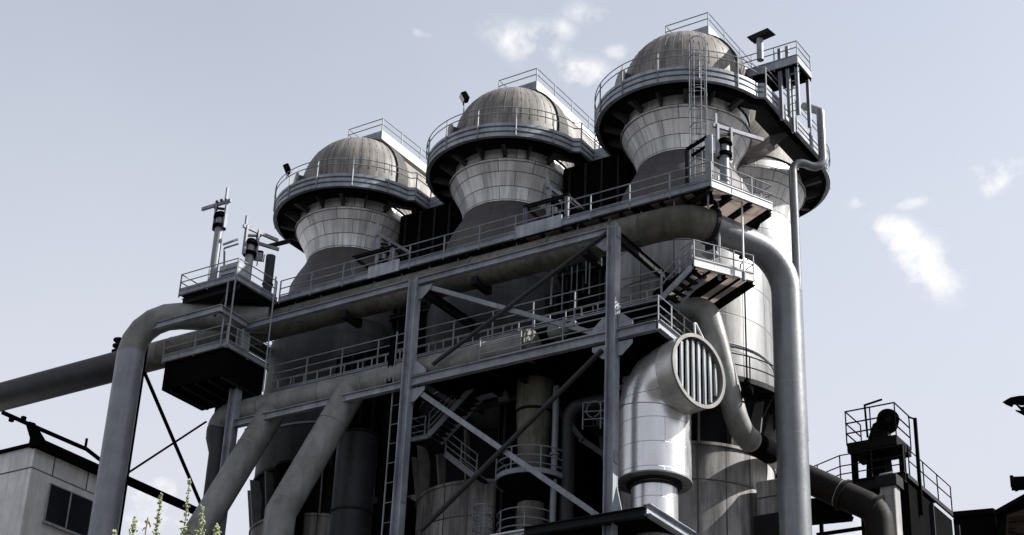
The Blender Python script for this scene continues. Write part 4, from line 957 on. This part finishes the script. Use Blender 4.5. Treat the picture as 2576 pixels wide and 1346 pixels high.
# ------------------------------------------------------------------ right side: skip winch house, conveyor gallery, roofs
DR = 76.
O = at(1300, 815, D=DR, c='d7'); ZW = O.z
t = thing('winch_tower', (O.x, O.y, ZW), 'black winch tower with a round wheel and two railed platforms at right', 'tower')
def w7(x, y, z): return at(x, y, Z=z, c='d7')
l0 = w7(780, 880, ZW); l0.y = O.y; l0.x = min(l0.x, O.x-5)
ax_ = at(780, 860, Y=O.y, c='d7').x
MB().prism([(ax_, O.y, ZW-.15), (O.x, O.y, ZW-.15), (O.x, O.y+4.0, ZW-.15), (ax_, O.y+4.0, ZW-.15)], .15).build('lower_deck', BLACK, t)
MB().ibeam((ax_, O.y-.02, ZW-.25), (O.x+.05, O.y-.02, ZW-.25), .45, .3).build('edge_beam', DARK, t)
railing(t, [(ax_-4.5, O.y+2.6, ZW+.3), (ax_-.1, O.y, ZW), (O.x, O.y, ZW)], 1.3, 1.6, rails=(1., .6, .3), mat=DARK)
u0 = at(815, 575, Y=O.y, c='d7'); ZU = u0.z; u1x = at(1232, 530, Y=O.y, c='d7').x
MB().prism([(u0.x, O.y, ZU-.45), (u1x, O.y, ZU-.45), (u1x, O.y+1.8, ZU-.45), (u0.x, O.y+1.8, ZU-.45)], .45).build('upper_deck', RUSTY, t)
railing(t, [(u0.x, O.y+1.8, ZU), (u0.x, O.y, ZU), (u1x, O.y, ZU), (u1x, O.y+1.8, ZU)], 1.55, 1.25, rails=(1., .62, .3), mat=BLACK, r=.035)
wc = at(1158, 390, Y=O.y+.5, c='d7')
wa = unit((.45, -.9, 0))
MB().path([wc-wa*.3, wc+wa*.3], .50, 40).build('wheel', BLACK, t); MB().path([wc+wa*.3, wc+wa*.34], .16, 20).build('hub', RUSTY, t)
MB().prism([wc+V((-.62, -.25, -.1)), wc+V((-.1, -.25, .1)), V((wc.x+.1, wc.y-.25, ZU)), V((wc.x-.95, wc.y-.25, ZU))], (0, .5, 0)).build('wheel_stand', RUSTY, t)
MB().path([wc+V((-1.0, 0, -.6)), wc+V((-1.05, 0, 1.0)), wc+V((-.2, 0, 1.12))], .05, 6).build('guard_frame', BLACK, t)
for x in (885, 1290):
    q = at(x, 830, Y=O.y+.2, c='d7'); MB().ibeam((q.x, O.y+.2, ZW), (q.x, O.y+.2, ZU-.45), .24, .24, (1, 0, 0)).build('leg', BLACK, t)
pa_ = at(985, 810, Y=O.y+.8, c='d7').x; pb_ = at(1160, 810, Y=O.y+.8, c='d7').x
MB().prism([(pa_, O.y+.6, ZW), (pb_, O.y+.6, ZW), (pb_-.1, O.y+.6, ZU-.5), (pa_+.1, O.y+.6, ZU-.5)], (0, 1.0, 0)).build('pedestal', BLACK, t)
pm = at(1400, 660, X=O.x+.05, c='d7')
MB().bar((O.x+.1, pm.y, ZW-1.5), (O.x+.1, pm.y, ZU+1.3), .14, .14).build('leg', BLACK, t)
MB().bar((u1x, O.y+1.75, ZU+1.5), (O.x+.1, pm.y, ZU+1.25), .07, .08).build('tie_rail', BLACK, t)
# conveyor gallery going back to the right
t = thing('conveyor_gallery', (O.x, O.y+6, ZW-3), 'long black conveyor gallery running back from the winch tower, railed on top', 'gallery')
ye = at(1690, 1118, X=O.x, c='d7').y
MB().prism([(O.x, O.y+.35, ZW-.4), (O.x, ye, ZW-.4), (O.x, ye, ZW-9), (O.x, O.y+.35, ZW-9)], (-1.1, 0, 0)).build('casing', BLACK, t)
railing(t, [(O.x+.05, O.y+.5, ZW), (O.x+.05, ye, ZW)], 1.25, 2.0, rails=(1., .55), mat=BLACK)
MB().bar((O.x+.03, O.y+.2, ZW-.1), (O.x+.03, ye, ZW-.1), .1, .2).build('walkway_edge', DARK, t)
m = MB()
for i in range(5): y = O.y+3+i*3.4; m.bar((O.x+.05, y, ZW-8.5), (O.x+.05, y, ZW-.5), .1, .25)
m.build('stiffener', DARK, t)
# sheds beyond
e0 = at(1700, 1140, D=98, c='d7')
t = thing('black_shed', (e0.x, e0.y, 0), 'black shed roof with a raised ridge, cut by the right picture edge', 'shed')
q0, q1, q2, q3 = at(1690, 1150, D=98, c='d7'), at(2045, 1118, D=98, c='d7'), at(2050, 1142, D=97, c='d7'), at(2330, 985, D=94, c='d7')
bk_ = V((1.5, 14, 0))
for a, b in ((q0, q1), (q2, q3)):
    a, b = V(a), V(b); MB().prism([a, b, b+bk_, a+bk_], -.3).build('roof', BLACK, t)
    MB().prism([a+V((0, .3, -.3)), b+V((0, .3, -.3)), V((b.x, b.y+.3, 0)), V((a.x, a.y+.3, 0))], (.3, 8, 0)).build('wall', BLACK, t)
a, b, c = at(2160, 1180, D=92, c='d7'), at(2330, 1120, D=92, c='d7'), at(2330, 1346, D=92, c='d7'); d = at(2150, 1346, D=92, c='d7')
t = thing('rusty_hopper', V(d), 'rust-red plated hopper flank in the bottom right corner', 'hopper')
MB().prism([a, b, c, d], (.6, 5, 0)).build('plating', RUSTROOF, t)
a2, b2 = at(2170, 1220, D=91.8, c='d7'), at(2330, 1205, D=91.8, c='d7'); MB().bar(a2, b2, .2, .25).build('rib', RUSTY, t)
a2, b2 = at(2180, 1300, D=91.8, c='d7'), at(2330, 1330, D=91.8, c='d7'); MB().bar(a2, b2, .2, .2).build('rib', RUSTY, t)
t = thing('crane_jib', at(2305, 300, D=70, c='d7'), 'black hooked crane jib with a lower stay bar, poking in at the right edge', 'crane')
h = lambda x, y: at(x, y, D=70, c='d7')
MB().prism([h(2122, 228), h(2160, 205), h(2190, 188), h(2260, 174), h(2420, 168), h(2420, 235), h(2300, 228), h(2235, 235), h(2200, 230), h(2165, 228), h(2152, 250)], (.1, .5, .05)).build('head', BLACK, t)
MB().prism([h(2225, 240), h(2270, 272), h(2310, 262), h(2420, 270), h(2420, 420), h(2310, 345), h(2235, 305), h(2232, 292), h(2280, 300)], (.1, .5, .05)).build('hook_plate', BLACK, t)
jb = h(2420, 200); mx = jb+V((9, 5, 0))
MB().bar(jb+V((-.6, .3, -.2)), mx+V((0, 0, 1.2)), .5, .6).build('jib', BLACK, t); MB().ibeam((mx.x, mx.y, 0), (mx.x, mx.y, mx.z+3), .9, .9, (1, 0, 0)).build('mast', BLACK, t)
b0_ = h(2200, 915); b1_ = V((mx.x-.2, mx.y, b0_.z+.2))
MB().bar(b0_, b1_, .5, .42).build('stay_bar', BLACK, t); MB().box(b0_+V((.1, 0, 0)), (.12, .6, .5)).build('end_plate', BLACK, t)
# concrete pier and brown pipe
pr = at(1185, 1100, D=74.3, c='d7'); t = thing('concrete_pier', (pr.x, pr.y, 0), 'pale concrete pier behind the bend of the brown pipe', 'pier')
MB().box((pr.x, pr.y, (ZW-.5)/2), (.72, .6, ZW-.5)).build('shaft', CONC, t, bevel=.05); MB().box((pr.x, pr.y, ZW-.9), (.95, .85, .5)).build('cap', DARK, t)
t = thing('brown_pipe', at(850, 1000, D=75, c='d7'), 'dark brown flanged pipe running down to a bend right of the right standpipe', 'pipe')
b0, b1 = at(430, 850, D=75.5, c='d7'), at(1080, 1140, D=73.6, c='d7'); b2 = V((b1.x, b1.y, 0))
cl = fillet([b0-(b1-b0)*.6, b1, b2], 1.0, 4); MB().path(cl, .62, 36).build('run', BROWNP, t)
dd = unit(b1-b0)
for x, y in ((793, 945), (1062, 1075)):
    q = b0+(b1-b0)*((x-430)/650.); MB().path([q-dd*.06, q+dd*.06], .72, 36).build('flange', BROWNP, t); 
for f in (.5, .64): q = b0+(b1-b0)*f; MB().path([q-dd*.015, q+dd*.015], .633, 36).build('weld_band', CONC if f == .5 else BROWNP, t)
t = thing('dark_gantry', at(680, 1150, D=79, c='d7'), 'black gantry beam below the brown pipe, ending at the pier', 'beam')
a, b = at(380, 1165, D=79, c='d7'), at(850, 1120, D=79, c='d7'); MB().ibeam(a-(b-a), b, 1.1, .6).build('beam', BLACK, t)
a2, b2 = at(560, 1345, D=79, c='d7'), at(1000, 1280, D=79, c='d7'); MB().bar(a2, b2, .12, .16).build('lower_rail', BLACK, t)
for f in (.1, .9): q = a2+(b2-a2)*f; MB().bar((q.x, q.y, q.z-6), (q.x, q.y, b.z), .15, .15).build('post', BLACK, t)
# box on brackets beside the nearest stove
p = at(1100, 1130, D=75, c='d6') if False else at(1030, 1130, Y=62.6, c='d6')
t = thing('junction_housing', p, 'small streaked sheet housing on a slanted bracket beside the right standpipe', 'housing')
MB().box(p+V((.3, .4, 0)), (1.6, 1.4, 1.5)).build('casing', PLANK, t, bevel=.03); MB().prism([p+V((-.6, -.4, -1.7)), p+V((1.1, -.4, -.78)), p+V((-.6, -.4, -.78))], (0, 1.2, 0)).build('bracket', DARK, t)

# ------------------------------------------------------------------ weeds close to the camera
def leafquad(m, p, d, n, L, w, droop=.3):
    d = unit(d); s = d.cross(unit(n)).normalized(); q = p+d*L*.5+V((0, 0, .02*L)); e = p+d*L+V((0, 0, -droop*L))
    m.add([p, q+s*w*.5, e, q-s*w*.5], [(0, 1, 2), (0, 2, 3)])
def weed(u, v, dist, label, head=.24, dry=False, lean=(0, 0)):
    tip = at(u, v, D=dist); b = V((tip.x-lean[0], tip.y-lean[1], 0)); rnd = random.Random(int(u*7+v))
    t = thing('weed', b, label, 'plant', 'seeding weeds in the foreground')
    mid = b+(tip-b)*.55+V((rnd.uniform(-.03, .03), rnd.uniform(-.03, .03), 0))
    pl = [b, mid, tip]; pts = [b+(mid-b)*k/4 for k in range(4)]+[mid+(tip-mid)*k/5 for k in range(6)]
    MB().path(pts, [.008-.0006*i for i in range(len(pts))], 6).build('stem', DRY if dry else LEAF, t)
    d = unit(tip-mid); m = MB(); n = 110 if not dry else 14
    for i in range(n):
        f = rnd.random(); p = tip-d*head*f; a = rnd.uniform(0, 2*PI); rr = rnd.uniform(.002, .013)*(.45+f)*(1+.5*math.sin(f*40))
        c = p+V((math.cos(a)*rr, math.sin(a)*rr, rnd.uniform(-.01, .01)))
        s = rnd.uniform(.0028, .0065)
        m.add([c+V((s, 0, 0)), c+V((0, s, 0)), c+V((-s, 0, 0)), c+V((0, -s, 0)), c+V((0, 0, s*1.3)), c-V((0, 0, s*1.3))], [(0, 1, 4), (1, 2, 4), (2, 3, 4), (3, 0, 4), (1, 0, 5), (2, 1, 5), (3, 2, 5), (0, 3, 5)])
    m.build('seed_head', DRY if dry else SEED, t, smooth=0)
    m = MB()
    for i in range(60):
        f = 1-abs(rnd.gauss(0, .055))-.045 if i > 22 else rnd.uniform(.3, .95); p = b+(tip-b)*f; a = rnd.uniform(0, 2*PI); L = rnd.uniform(.02, .06)*(1.25-f*.6)
        leafquad(m, p, (math.cos(a), math.sin(a), rnd.uniform(-.1, .7)), (0, 0, 1), L, L*.45, rnd.uniform(.1, .7))
    m.build('leaf', DRY if dry else LEAF, t, smooth=0)
weed(478, 1203, 7.2, 'tallest seeding weed, its spike reaching in front of the crossed rods', .32, lean=(-.12, -.05))
weed(406, 1243, 7.0, 'slim weed spike left of the tallest one', .2)
weed(338, 1302, 6.8, 'short tufted weed nearest the left standpipe', .12, lean=(-.05, 0))
weed(372, 1302, 7.0, 'withered brown weed between two green ones', .05, True, lean=(.05, 0))
weed(510, 1278, 6.6, 'bushy weed with a nodding head before the first slanting branch', .13, lean=(-.12, -.1))
weed(547, 1322, 6.8, 'low leafy weed tip, rightmost of the clump', .05, lean=(-.03, -.05))
weed(288, 1339, 6.7, 'pale weed tip just showing at the bottom edge by the standpipe', .05)

# ------------------------------------------------------------------ camera, sky, sun
cam = bpy.data.cameras.new('camera'); co = bpy.data.objects.new('camera', cam); col.objects.link(co); sc.camera = co
co.matrix_world = Matrix(((R_.x, U_.x, -D_.x, CAM.x), (R_.y, U_.y, -D_.y, CAM.y), (R_.z, U_.z, -D_.z, CAM.z), (0, 0, 0, 1)))
cam.sensor_width = 36; cam.lens = 36*CF/2576; cam.clip_end = 4000; cam.clip_start = .1
SUN_AZ, SUN_EL = R(34), R(40)                      # azimuth from +X towards +Y
sdir = V((math.cos(SUN_EL)*math.cos(SUN_AZ), math.cos(SUN_EL)*math.sin(SUN_AZ), math.sin(SUN_EL)))
sl = bpy.data.lights.new('sun', 'SUN'); sl.energy = 4.2; sl.angle = R(.6); sl.color = (1, .97, .925)
so = bpy.data.objects.new('sun', sl); col.objects.link(so); so.rotation_euler = sdir.to_track_quat('Z', 'Y').to_euler(); so.location = (0, 0, 120)

w = bpy.data.worlds.new('World'); sc.world = w; w.use_nodes = True; nt = w.node_tree; nt.nodes.clear()
out = nt.nodes.new('ShaderNodeOutputWorld'); bg = nt.nodes.new('ShaderNodeBackground'); nt.links.new(bg.outputs[0], out.inputs[0])
sky = nt.nodes.new('ShaderNodeTexSky'); sky.sky_type = 'NISHITA'; sky.sun_disc = False
sky.sun_elevation = SUN_EL; sky.sun_rotation = PI/2-SUN_AZ; sky.air_density = 1.0; sky.dust_density = 1.6; sky.ozone_density = 1.0; sky.altitude = 50
hs = N(nt, 'ShaderNodeHueSaturation'); hs.inputs['Saturation'].default_value = .44; hs.inputs['Value'].default_value = .61
nt.links.new(sky.outputs[0], hs.inputs['Color'])
wz = nt.nodes.new('ShaderNodeSeparateXYZ'); nt.links.new(nt.nodes.new('ShaderNodeTexCoord').outputs['Generated'], wz.inputs[0])
hz = nt.nodes.new('ShaderNodeMapRange'); hz.interpolation_type = 'SMOOTHSTEP'
for k_, v_ in enumerate((.24, .66, .96, .08)): hz.inputs[k_+1].default_value = v_
nt.links.new(wz.outputs[2], hz.inputs[0])
SKYC = mixc(nt, hz.outputs[0], hs.outputs[0], (1.98, 2.02, 2.24))      # white haze, thickest towards the horizon
# fair-weather cloud scraps, each at its own bearing
gen = nt.nodes.new('ShaderNodeTexCoord').outputs['Generated']
nz = noise(nt, gen, 38., 9, .6); nz2 = noise(nt, gen, 13., 6, .6)
tot = None
CL = [(1320, 110, 95, 45, 20, .75), (1385, 75, 60, 30, 0, .6), (1340, 135, 50, 28, 0, .6), (1475, 185, 70, 36, 8, .85), (1500, 205, 50, 25, 0, .8), (1065, 80, 60, 14, -5, .6), (1480, 30, 60, 30, 0, .55), (1560, 130, 40, 20, 0, .5),
      (2255, 590, 65, 45, 35, .95), (2330, 670, 85, 55, 45, 1.05), (2490, 415, 80, 48, 0, .8), (2500, 460, 50, 25, -30, .8), (2130, 620, 40, 50, 0, .6), (2160, 510, 26, 16, 0, .6), (2105, 650, 26, 30, 0, .55), (2285, 515, 40, 14, -15, .6), (2500, 290, 26, 8, -50, .6),
      (390, 1270, 130, 90, 20, .95), (2120, 1330, 90, 40, 0, .9), (40, 1230, 200, 60, 20, .35)]
for (u, v, su, sv, rot, amp) in CL:
    d = (at(u, v, D=1.)-CAM).normalized(); ca, sa_ = math.cos(R(rot)), math.sin(R(rot))
    e1 = (R_*ca-U_*sa_)*(CF/su); e2 = (R_*sa_+U_*ca)*(CF/sv)
    sub = nt.nodes.new('ShaderNodeVectorMath'); sub.operation = 'SUBTRACT'; nt.links.new(gen, sub.inputs[0]); sub.inputs[1].default_value = d
    xs = []
    for e in (e1, e2):
        dt = nt.nodes.new('ShaderNodeVectorMath'); dt.operation = 'DOT_PRODUCT'; nt.links.new(sub.outputs[0], dt.inputs[0]); dt.inputs[1].default_value = e; xs.append(dt.outputs['Value'])
    # stay on this side of the sky
    fr = nt.nodes.new('ShaderNodeVectorMath'); fr.operation = 'DOT_PRODUCT'; nt.links.new(gen, fr.inputs[0]); fr.inputs[1].default_value = d
    r2 = mathn(nt, 'ADD', mathn(nt, 'MULTIPLY', xs[0], xs[0]), mathn(nt, 'MULTIPLY', xs[1], xs[1]))
    fo = mathn(nt, 'MULTIPLY', mathn(nt, 'DIVIDE', amp, mathn(nt, 'ADD', 1.0, mathn(nt, 'MULTIPLY', r2, r2))), 1.0)
    fo = mathn(nt, 'MULTIPLY', fo, mathn(nt, 'GREATER_THAN', fr.outputs['Value'], .5))
    tot = fo if tot is None else mathn(nt, 'MAXIMUM', tot, fo)
dens = mathn(nt, 'ADD', mathn(nt, 'MULTIPLY', tot, .55), mathn(nt, 'ADD', mathn(nt, 'MULTIPLY', mathn(nt, 'SUBTRACT', nz, .5), 3.4), mathn(nt, 'MULTIPLY', mathn(nt, 'SUBTRACT', nz2, .5), 2.4)))
cm = mathn(nt, 'MULTIPLY', ramp(nt, dens, .28, 1.15), ramp(nt, tot, .12, .7))
# thin high haze patches
veil = mathn(nt, 'MULTIPLY', ramp(nt, noise(nt, gen, 3.2, 5, .55), .42, .75), .16)
CLOUDC = (2.95, 2.93, 2.9)
c1 = mixc(nt, veil, SKYC, (2.3, 2.3, 2.42)); c2 = mixc(nt, cm, c1, CLOUDC)
nt.links.new(c2, bg.inputs[0]); bg.inputs['Strength'].default_value = .15

sc.render.engine = 'CYCLES'
sc.view_settings.view_transform = 'Standard'; sc.view_settings.look = 'None'; sc.view_settings.exposure = 1.3; sc.view_settings.gamma = 1.0
sc.cycles.max_bounces = 5; sc.cycles.diffuse_bounces = 3; sc.cycles.glossy_bounces = 2; sc.cycles.transmission_bounces = 2
